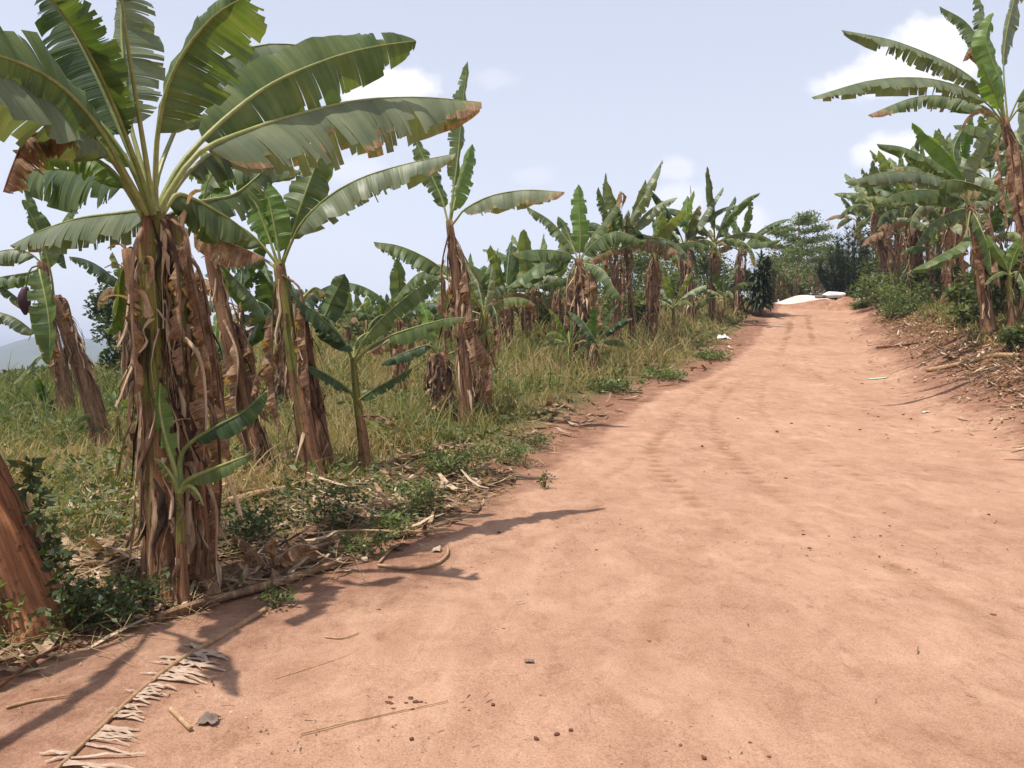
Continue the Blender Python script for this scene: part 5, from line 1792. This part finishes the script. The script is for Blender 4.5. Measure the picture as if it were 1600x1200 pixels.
m0 = P(1290, 475, 45); mound('earth_mound', m0, 2.6, 1.6, .38, M['red_earth'], 3, kind='structure', pw=.9)
m1 = P(1262, 470, 47); mound('sand_heap', m1, 2.3, 1.2, .5, M['sand'], 5, 'pale beige sand heap at the end of the road', 'heap', pw=.8)
m2 = P(1320, 480, 44); mound('earth_mound', m2, 1.5, 1.4, .55, M['red_earth'], 8, kind='structure')


def lump(name, c, size, mat, seed, label, cat, group=None, squash=.6, sub=3, rough=.25, parent=None):
    import bmesh
    bm = bmesh.new()
    bmesh.ops.create_icosphere(bm, subdivisions=sub, radius=1)
    for v in bm.verts:
        nn = mnoise.noise(v.co * 1.4 + Vector((seed, seed * 2, 0))) + .5 * mnoise.noise(v.co * 3.4 + Vector((seed, 0, seed)))
        v.co *= 1 + rough * nn
        v.co.x *= size[0]; v.co.y *= size[1]; v.co.z *= size[2]
        if v.co.z < -size[2] * .5: v.co.z = -size[2] * .5
    me = bpy.data.meshes.new(name)
    bm.to_mesh(me); bm.free()
    me.attributes.new('tone', 'FLOAT', 'POINT').data.foreach_set('value', np.full(len(me.vertices), .5, dtype=np.float32))
    me.polygons.foreach_set('use_smooth', [True] * len(me.polygons))
    me.materials.append(mat)
    o = link(bpy.data.objects.new(name, me), parent)
    o.location = c
    return tag(o, label, cat, group)


sk = P(1300, 461, 46)
lump('sack', (sk.x, sk.y - .35, terrain(sk.x, sk.y) + .52), (.70, .42, .24), M['white'], 4, 'bright white bulging sack lying on the heap at the end of the road', 'sack', rough=.2)
sk = P(1278, 466, 45.5)
lump('sack', (sk.x, sk.y - .5, terrain(sk.x, sk.y) + .45), (.36, .26, .12), M['grey'], 6, 'crumpled grey bag beside the white sack on the heap', 'sack', rough=.4)


def crumple(name, q, w, h, mat, seed, label, cat, res=9, lift=.06):
    c = G(*q)
    mb = MB()
    g = []
    for j in range(res + 1):
        row = []
        for i in range(res + 1):
            x = (i / res - .5) * w * (1 + .4 * nz(i * .5, j * .5, 1, seed)); y = (j / res - .5) * h * (1 + .4 * nz(i * .5, j * .4, 1, seed + 3))
            z = terrain(c.x + x, c.y + y) + .02 + lift * (.5 + nz(i * .45, j * .45, 1.0, seed + 9)) * max(0, 1 - ((i / res - .5) ** 2 + (j / res - .5) ** 2) * 3)
            row.append(mb.add((c.x + x, c.y + y, z), (i / res, j / res), 0, .5))
        g.append(row)
    for j in range(res):
        for i in range(res):
            mb.face((g[j][i], g[j][i + 1], g[j + 1][i + 1], g[j + 1][i]))
    o = mb.build(name, mat, None, (c.x, c.y, c.z))
    md = o.modifiers.new('thickness', 'SOLIDIFY'); md.thickness = .004
    return tag(o, label, cat)


crumple('plastic_bag', (1130, 529), .55, .4, M['white'], 2, 'crumpled white plastic bag in the grass at the left road edge', 'litter', lift=.22)
crumple('plastic_scrap', (1446, 645), .16, .12, M['green_plastic'], 5, 'small pale green plastic scrap on the right half of the road', 'litter', lift=.03)
crumple('plastic_scrap', (1372, 592), .5, .2, M['green_plastic'], 6, 'larger faded greenish plastic scrap flattened into the road further up', 'litter', lift=.01)
crumple('grey_scrap', (327, 1131), .085, .075, M['grey'], 7, 'crumpled dark grey scrap on the dirt beside the short yellow stick', 'litter', lift=.04)
crumple('bark_chip', (683, 862), .085, .11, M['paper'], 8, 'flat pale chip of dry bark beside the curved twig at the road edge', 'chip', res=4, lift=.05)
crumple('leaf_scrap', (827, 1038), .05, .03, M['grey'], 10, 'tiny greyish leaf scrap in the middle of the road', 'leaf', res=4, lift=.01)


def stick(name, qs, r, mat, label, cat, lift=.012, sides=7, rag=.12, seed=1, taper=.5, flat=1.0, group=None):
    pts = [G(a, b, lift + r) for a, b in qs]
    mb = MB()
    tube(mb, catmull(pts, max(6, 6 * len(pts))), lambda t: r * (1 - (1 - taper) * t), sides, rag=rag, seed=seed, tone=.5, flat=flat)
    o = mb.build(name, mat, None, pts[0])
    return tag(o, label, cat, group)


stick('short_stick', [(266, 1114), (298, 1146)], .011, M['straw'], 'short thick yellow stick lying on the dirt near the dead frond', 'stick', taper=.95)
stick('twig', [(590, 888), (640, 893), (680, 886), (698, 872), (700, 860)], .012, M['straw'], 'curved pale twig at the edge of the road below the weeds', 'twig', rag=.2, taper=1)
stick('twig', [(592, 884), (612, 862), (630, 850)], .011, M['straw'], 'straight pale twig pointing into the leaf heap behind the curved twig', 'twig')
stick('twig', [(508, 1000), (535, 1002), (560, 994)], .006, M['straw'], 'little bent pale twig below the leaf shadow on the road', 'twig')
stick('straw', [(470, 1150), (560, 1128), (700, 1098)], .0035, M['straw'], 'long thin straw lying across the road at bottom centre', 'straw', lift=.006, taper=.6)
stick('straw', [(430, 1064), (540, 1028), (600, 1000), (650, 962)], .004, M['straw'], 'long thin bent straw on the road right of the leaf shadow', 'straw', lift=.006)
stick('twig', [(1448, 582), (1500, 572), (1550, 560), (1592, 560)], .05, M['straw'], 'long pale fallen branch lying along the foot of the right bank', 'branch', taper=1.3, rag=.3)
stick('twig', [(1370, 545), (1420, 540), (1470, 530), (1508, 520)], .04, M['clod'], 'dark fallen branch lying on the right bank litter', 'branch', rag=.3)
stick('twig', [(700, 838), (640, 842), (560, 840), (480, 846)], .014, M['straw'], 'long pale twig lying in the leaf litter below the two left clumps', 'twig', lift=.05)
stick('twig', [(0, 1085), (60, 1040), (110, 1010)], .012, M['clod'], 'dark twig in the bottom left corner', 'twig', lift=.03)
stick('twig', [(10, 1112), (60, 1100), (115, 1092)], .008, M['straw'], 'thin pale twig on bare soil in the bottom left corner', 'twig')
# fallen pseudostems
for k, (qs, r, lab) in enumerate([
    ([(112, 898), (160, 890), (205, 880), (240, 868)], .055, 'pale fallen banana stem lying left of the front clump'),
    ([(352, 792), (420, 775), (485, 760), (520, 752)], .055, 'long pale fallen banana stem between the two left clumps'),
    ([(245, 975), (320, 950), (410, 925), (470, 905), (545, 880)], .042, 'long brown fallen banana stem at the road edge in front of the front clump'),
    ([(420, 890), (470, 872), (520, 858)], .05, 'dark fallen banana stem behind the long brown one'),
    ([(596, 735), (640, 722), (690, 708)], .06, 'fallen banana stem right of the slim dark young plant'),
    ([(620, 720), (680, 705), (735, 690)], .05, 'pinkish fallen banana stem below the third clump'),
    ([(150, 868), (200, 850), (250, 838)], .06, 'thin fallen banana stem in the grass behind the pale one'),
]):
    stick('fallen_stem', qs, r, M['dead'] if k != 1 else M['straw'], lab, 'fallen stem', lift=-.012, sides=10, rag=.5, seed=k * 3, flat=.7, group='fallen banana stems', taper=.8)
# crumpled dead leaf heaps at the clump feet and hanging scraps
for k, (q, s, lab) in enumerate([((425, 900), .5, 'upright bundle of dead leaf strips between the front clump and the road'), ((90, 850), .45, 'curled tan dead leaf in the grass right of the leaning trunk'),
                                 ((185, 815), .4, 'folded brown dead leaf propped in the grass left of the front clump'), ((640, 650), .35, 'dry brown leaf tuft under the wide spreading young plant'), ((345, 930), .35, 'pale dead leaf strip standing against the foot of the front clump')]):
    c = G(*q)
    t_ = thing('dead_leaf_bundle', c, lab, 'dead leaves')
    rn = random.Random(500 + k)
    for j in range(7 if k in (0, 3) else 4):
        a = rn.uniform(0, 6.28); e = rn.uniform(25, 85)
        leaf(t_, c, arc(c, a, e, s * rn.uniform(.5, 1.1), rn.uniform(30, 130), 4), s * rn.uniform(.14, .3), 'dead_leaf', 'leaf', 'dead', False, tp=.02, fold=(40, 60), curl=60, dry=1.05, edge=0, tip=0, tear=.5, seed=600 + 10 * k + j, n=12, K=4, tone=rn.uniform(.4, .85), rip=20, rib_r=.006)

# the dead frond on the road
fr = [G(a, b, .02) for a, b in [(415, 957), (350, 997), (285, 1035), (225, 1080), (190, 1112), (140, 1160), (95, 1203), (70, 1230)]]
c0 = fr[0].copy()
FR = thing('dead_frond', c0, 'dry feathery banana frond with pale curled strips lying on the dirt at bottom left', 'dead frond')
mb = MB()
tube(mb, catmull(fr, 40), lambda t: .017 * (1.1 - .65 * t), 8, rag=.1, tone=.42)
mb.build('stalk', M['straw'], FR, c0)
cur = catmull(fr, 120)
rn = random.Random(88)
M['pale_dead'] = simple_mat('pale_dead_strip', [(.25, (.17, .11, .075)), (.5, (.35, .25, .18)), (.75, (.52, .40, .31))], 20, rough=.8, bump=.4, trans=.1)
for i in range(38, 121, 1):
    f = (i - 38) / 82
    if rn.random() < (.05 if f < .3 else .45 + .3 * math.sin(i * .5)): continue
    p = cur[i]; T = (cur[min(120, i + 1)] - cur[i - 1]).normalized()
    left = rn.random() < .2
    sd = Vector((T.y, -T.x, 0)).normalized() * (1 if left else -1)
    ln = (.21 + .08 * math.sin(f * 9)) * rn.uniform(.55, 1.15) * (.5 if left else 1)
    dv = (sd + T * (rn.uniform(-.5, .6) if f < .3 else rn.uniform(-.05, .5))).normalized()
    mb = MB(); prev = None; pos = p.copy(); bend = rn.gauss(0, .25); wst = rn.choice((.005, .008, .011, .015)) * (1.4 if f < .3 else 1)
    hz = rn.uniform(.002, .014)
    for j in range(7):
        t_ = j / 6
        if j: pos = pos + (dv + T * bend * t_ * .6).normalized() * ln / 6
        gz = terrain(pos.x, pos.y) + .016 + hz * math.sin(PI * t_ * .9) * (1 + .5 * math.sin(j * 2 + i))
        nrm = Vector((-dv.y, dv.x, 0))
        w = wst * (1 - .75 * t_ ** 2) * rn.uniform(.8, 1.2)
        a = mb.add((pos.x + nrm.x * w, pos.y + nrm.y * w, gz), (t_, 0), 0, .45 + rn.uniform(-.15, .3))
        b = mb.add((pos.x, pos.y, gz + .005), (t_, .5), 0, .6)
        c_ = mb.add((pos.x - nrm.x * w, pos.y - nrm.y * w, gz), (t_, 1), 0, .45 + rn.uniform(-.15, .3))
        if prev:
            mb.face((prev[0], prev[1], b, a)); mb.face((prev[1], prev[2], c_, b))
        prev = (a, b, c_)
    mb.build('leaf_strip', M['pale_dead'], FR, c0)

# clods on the road: one shape each of five, copied
clods = []
rn = random.Random(12)
gc_ = 'clods of earth on the road'
CP = [(1382, 803), (1376, 838), (1255, 836), (1295, 838), (1374, 870), (1352, 892), (1430, 896), (1160, 964), (1250, 972), (1270, 978), (1375, 1040), (1413, 1053), (1335, 1060), (1518, 1066), (1180, 1056), (1290, 1146),
      (1380, 1178), (1464, 1184), (1552, 962), (1545, 805), (1382, 735), (1448, 735), (1490, 742), (1497, 612), (1530, 584), (1560, 770), (1530, 787), (1205, 773), (1228, 748), (1447, 610), (1345, 615), (1515, 652), (1255, 830),
      (932, 860), (748, 940), (748, 948), (787, 985), (705, 1058), (838, 1155), (870, 1148), (892, 1142), (770, 1102), (912, 998), (643, 1155), (965, 1020), (1015, 1005), (1100, 1185), (1202, 1185), (1430, 1176), (620, 1060), (590, 1022),
      (592, 955), (632, 938), (660, 975), (820, 690), (1040, 700), (1090, 905), (1390, 822)]
for k in range(14):
    CP.append((620 + rn.gauss(0, 22), 1092 + rn.gauss(0, 9)))
for k in range(10):
    CP.append((1445 + rn.gauss(0, 18), 700 + rn.gauss(0, 5)))
for k in range(60):
    y = 560 + 620 * rn.random() ** 1.2
    CP.append((rn.uniform(max(330, 1150 - (y - 520) * 1.25), 1590), y))
for k in range(55):
    CP.append((rn.uniform(1330, 1590), rn.uniform(530, 700)))
for i, q in enumerate(CP):
    c = G(*q)
    s = rn.choice((.005, .006, .008, .010, .014)) * (.75 + dep(c) * .09)
    if i < 54: s = max(s, .011)
    if i < 5:
        o = lump('earth_clod', (0, 0, 0), (1, .8, .55), M['clod'], 20 + i, 'small dark crumb of red earth lying on the dirt road', 'clod', gc_, sub=2, rough=.55)
        clods.append(o)
    else:
        o = clods[i % 5].copy(); COL.objects.link(o)
    o.location = c + Vector((0, 0, s * .3)); o.scale = (s * rn.uniform(.8, 1.5), s, s * rn.uniform(.7, 1.2)); o.rotation_euler = (0, 0, rn.uniform(0, 6.28))

# ------------------------------------------------------------------ sky, sun, air
SUN_EL, SUN_DIR = 69, Vector((-.84, -.54, 0)).normalized()
w = bpy.data.worlds.new('World')
sc.world = w
w.use_nodes = True
nt = w.node_tree
nt.nodes.clear()
out = nt.nodes.new('ShaderNodeOutputWorld')
bg = nt.nodes.new('ShaderNodeBackground')
nt.links.new(bg.outputs[0], out.inputs[0])
bg.inputs[1].default_value = .1
sky = nt.nodes.new('ShaderNodeTexSky')
sky.sky_type = 'NISHITA'
sky.sun_disc = False
sky.sun_elevation = R(SUN_EL)
sky.sun_rotation = math.atan2(SUN_DIR.x, SUN_DIR.y)
sky.altitude = 1100
sky.air_density = 1.0
sky.dust_density = 3.0
sky.ozone_density = 1.0


def N(typ, **kw):
    n = nt.nodes.new('ShaderNode' + typ)
    for k, v in kw.items(): setattr(n, k, v)
    return n


def mth(op, a, b=None, clamp=False):
    n = N('Math', operation=op, use_clamp=clamp)
    for i, v in enumerate((a, b)):
        if v is None: continue
        if isinstance(v, (int, float)): n.inputs[i].default_value = v
        else: nt.links.new(v, n.inputs[i])
    return n.outputs[0]


tc = N('TexCoord').outputs['Generated']
nzn = N('TexNoise'); nzn.inputs['Scale'].default_value = 16; nzn.inputs['Detail'].default_value = 8; nzn.inputs['Roughness'].default_value = .6
nt.links.new(tc, nzn.inputs['Vector'])
nz2 = N('TexNoise'); nz2.inputs['Scale'].default_value = 55; nz2.inputs['Detail'].default_value = 6
nt.links.new(tc, nz2.inputs['Vector'])
nn = mth('ADD', mth('MULTIPLY', mth('SUBTRACT', nzn.outputs['Fac'], .5), 2.6), mth('MULTIPLY', mth('SUBTRACT', nz2.outputs['Fac'], .5), 1.0))
cloud = None
for cx, cy, ax, ay, dn in [(1445, 72, 56, 42, .95), (1475, 108, 56, 36, .75), (1400, 108, 64, 36, .85), (1345, 122, 70, 22, .75), (1300, 134, 40, 18, .5), (1400, 235, 60, 26, .7), (1365, 240, 34, 22, .6), (620, 136, 62, 26, .95), (580, 145, 60, 18, .7),
                           (1056, 266, 34, 20, .36), (1062, 310, 50, 30, .42), (1050, 330, 50, 24, .36), (1160, 350, 44, 30, .45), (1130, 362, 60, 22, .36), (550, 265, 60, 24, .25), (770, 125, 40, 16, .18), (835, 275, 34, 16, .15)]:
    c = ray(cx, cy).normalized()
    rt = c.cross(Z).normalized(); up = rt.cross(c).normalized()
    sub = N('VectorMath', operation='SUBTRACT'); nt.links.new(tc, sub.inputs[0]); sub.inputs[1].default_value = c
    cs = []
    for ax_v, r in ((rt, ax / F), (up, ay / F)):
        dt = N('VectorMath', operation='DOT_PRODUCT'); nt.links.new(sub.outputs[0], dt.inputs[0]); dt.inputs[1].default_value = ax_v / r
        cs.append(mth('MULTIPLY', dt.outputs['Value'], dt.outputs['Value']))
    r2 = mth('SQRT', mth('ADD', cs[0], cs[1]))
    v = mth('SUBTRACT', 1.14, mth('ADD', r2, mth('MULTIPLY', nn, .62)))
    mr = N('MapRange', interpolation_type='SMOOTHSTEP')
    nt.links.new(v, mr.inputs[0]); mr.inputs[1].default_value = 0; mr.inputs[2].default_value = .68; mr.inputs[3].default_value = 0; mr.inputs[4].default_value = dn
    m = mr.outputs[0]
    # only on the near side of the sphere
    cloud = m if cloud is None else mth('MAXIMUM', cloud, m)
sep = N('SeparateXYZ'); nt.links.new(tc, sep.inputs[0])
hz = N('MapRange', interpolation_type='SMOOTHSTEP')
nt.links.new(sep.outputs[2], hz.inputs[0]); hz.inputs[1].default_value = -.02; hz.inputs[2].default_value = .55; hz.inputs[3].default_value = .86; hz.inputs[4].default_value = .6
mixh = N('Mix', data_type='RGBA'); nt.links.new(hz.outputs[0], mixh.inputs[0]); nt.links.new(sky.outputs[0], mixh.inputs[6])
SKY_PALE = (6.6, 6.85, 7.8)
mixh.inputs[7].default_value = (*SKY_PALE, 1)
mixc = N('Mix', data_type='RGBA'); nt.links.new(cloud, mixc.inputs[0]); nt.links.new(mixh.outputs[2], mixc.inputs[6]); mixc.inputs[7].default_value = (8.6, 8.5, 8.9, 1)
nt.links.new(mixc.outputs[2], bg.inputs[0])

sl = bpy.data.lights.new('sun', 'SUN')
sl.energy = 4.2
sl.angle = R(.6)
sl.color = (1.0, .94, .86)
so = link(bpy.data.objects.new('sun', sl))
sv = Vector((SUN_DIR.x * math.cos(R(SUN_EL)), SUN_DIR.y * math.cos(R(SUN_EL)), math.sin(R(SUN_EL))))
so.rotation_euler = sv.to_track_quat('Z', 'Y').to_euler()
so.location = (-10, -4, 30)

HAZE = True
if HAZE:
    mb = MB()
    x0, x1, y0, y1, z0, z1 = -6100, 6100, -500, 6100, -75, 75
    for z in (z0, z1):
        for x, y in ((x0, y0), (x1, y0), (x1, y1), (x0, y1)): mb.add((x, y, z))
    for f in ((3, 2, 1, 0), (4, 5, 6, 7), (0, 1, 5, 4), (1, 2, 6, 5), (2, 3, 7, 6), (3, 0, 4, 7)): mb.face(f)
    hm = bpy.data.materials.new('haze')
    hm.use_nodes = True
    ht_ = hm.node_tree; ht_.nodes.clear()
    ho = ht_.nodes.new('ShaderNodeOutputMaterial')
    pv = ht_.nodes.new('ShaderNodeVolumePrincipled')
    pv.inputs['Color'].default_value = (.70, .77, .96, 1)
    pv.inputs['Density'].default_value = .00055
    pv.inputs['Anisotropy'].default_value = .2
    ht_.links.new(pv.outputs[0], ho.inputs['Volume'])
    tag(mb.build('haze', hm, smooth=False), kind='stuff')

vs = sc.view_settings
vs.view_transform = 'Standard'
vs.look = 'None'
vs.exposure = .52
vs.gamma = 1
vs.use_curve_mapping = False
sc.cycles.max_bounces = 6
sc.cycles.diffuse_bounces = 3
sc.cycles.transmission_bounces = 4
sc.cycles.volume_bounces = 0
sc.cycles.use_denoising = True
sc.cycles.sample_clamp_indirect = 6
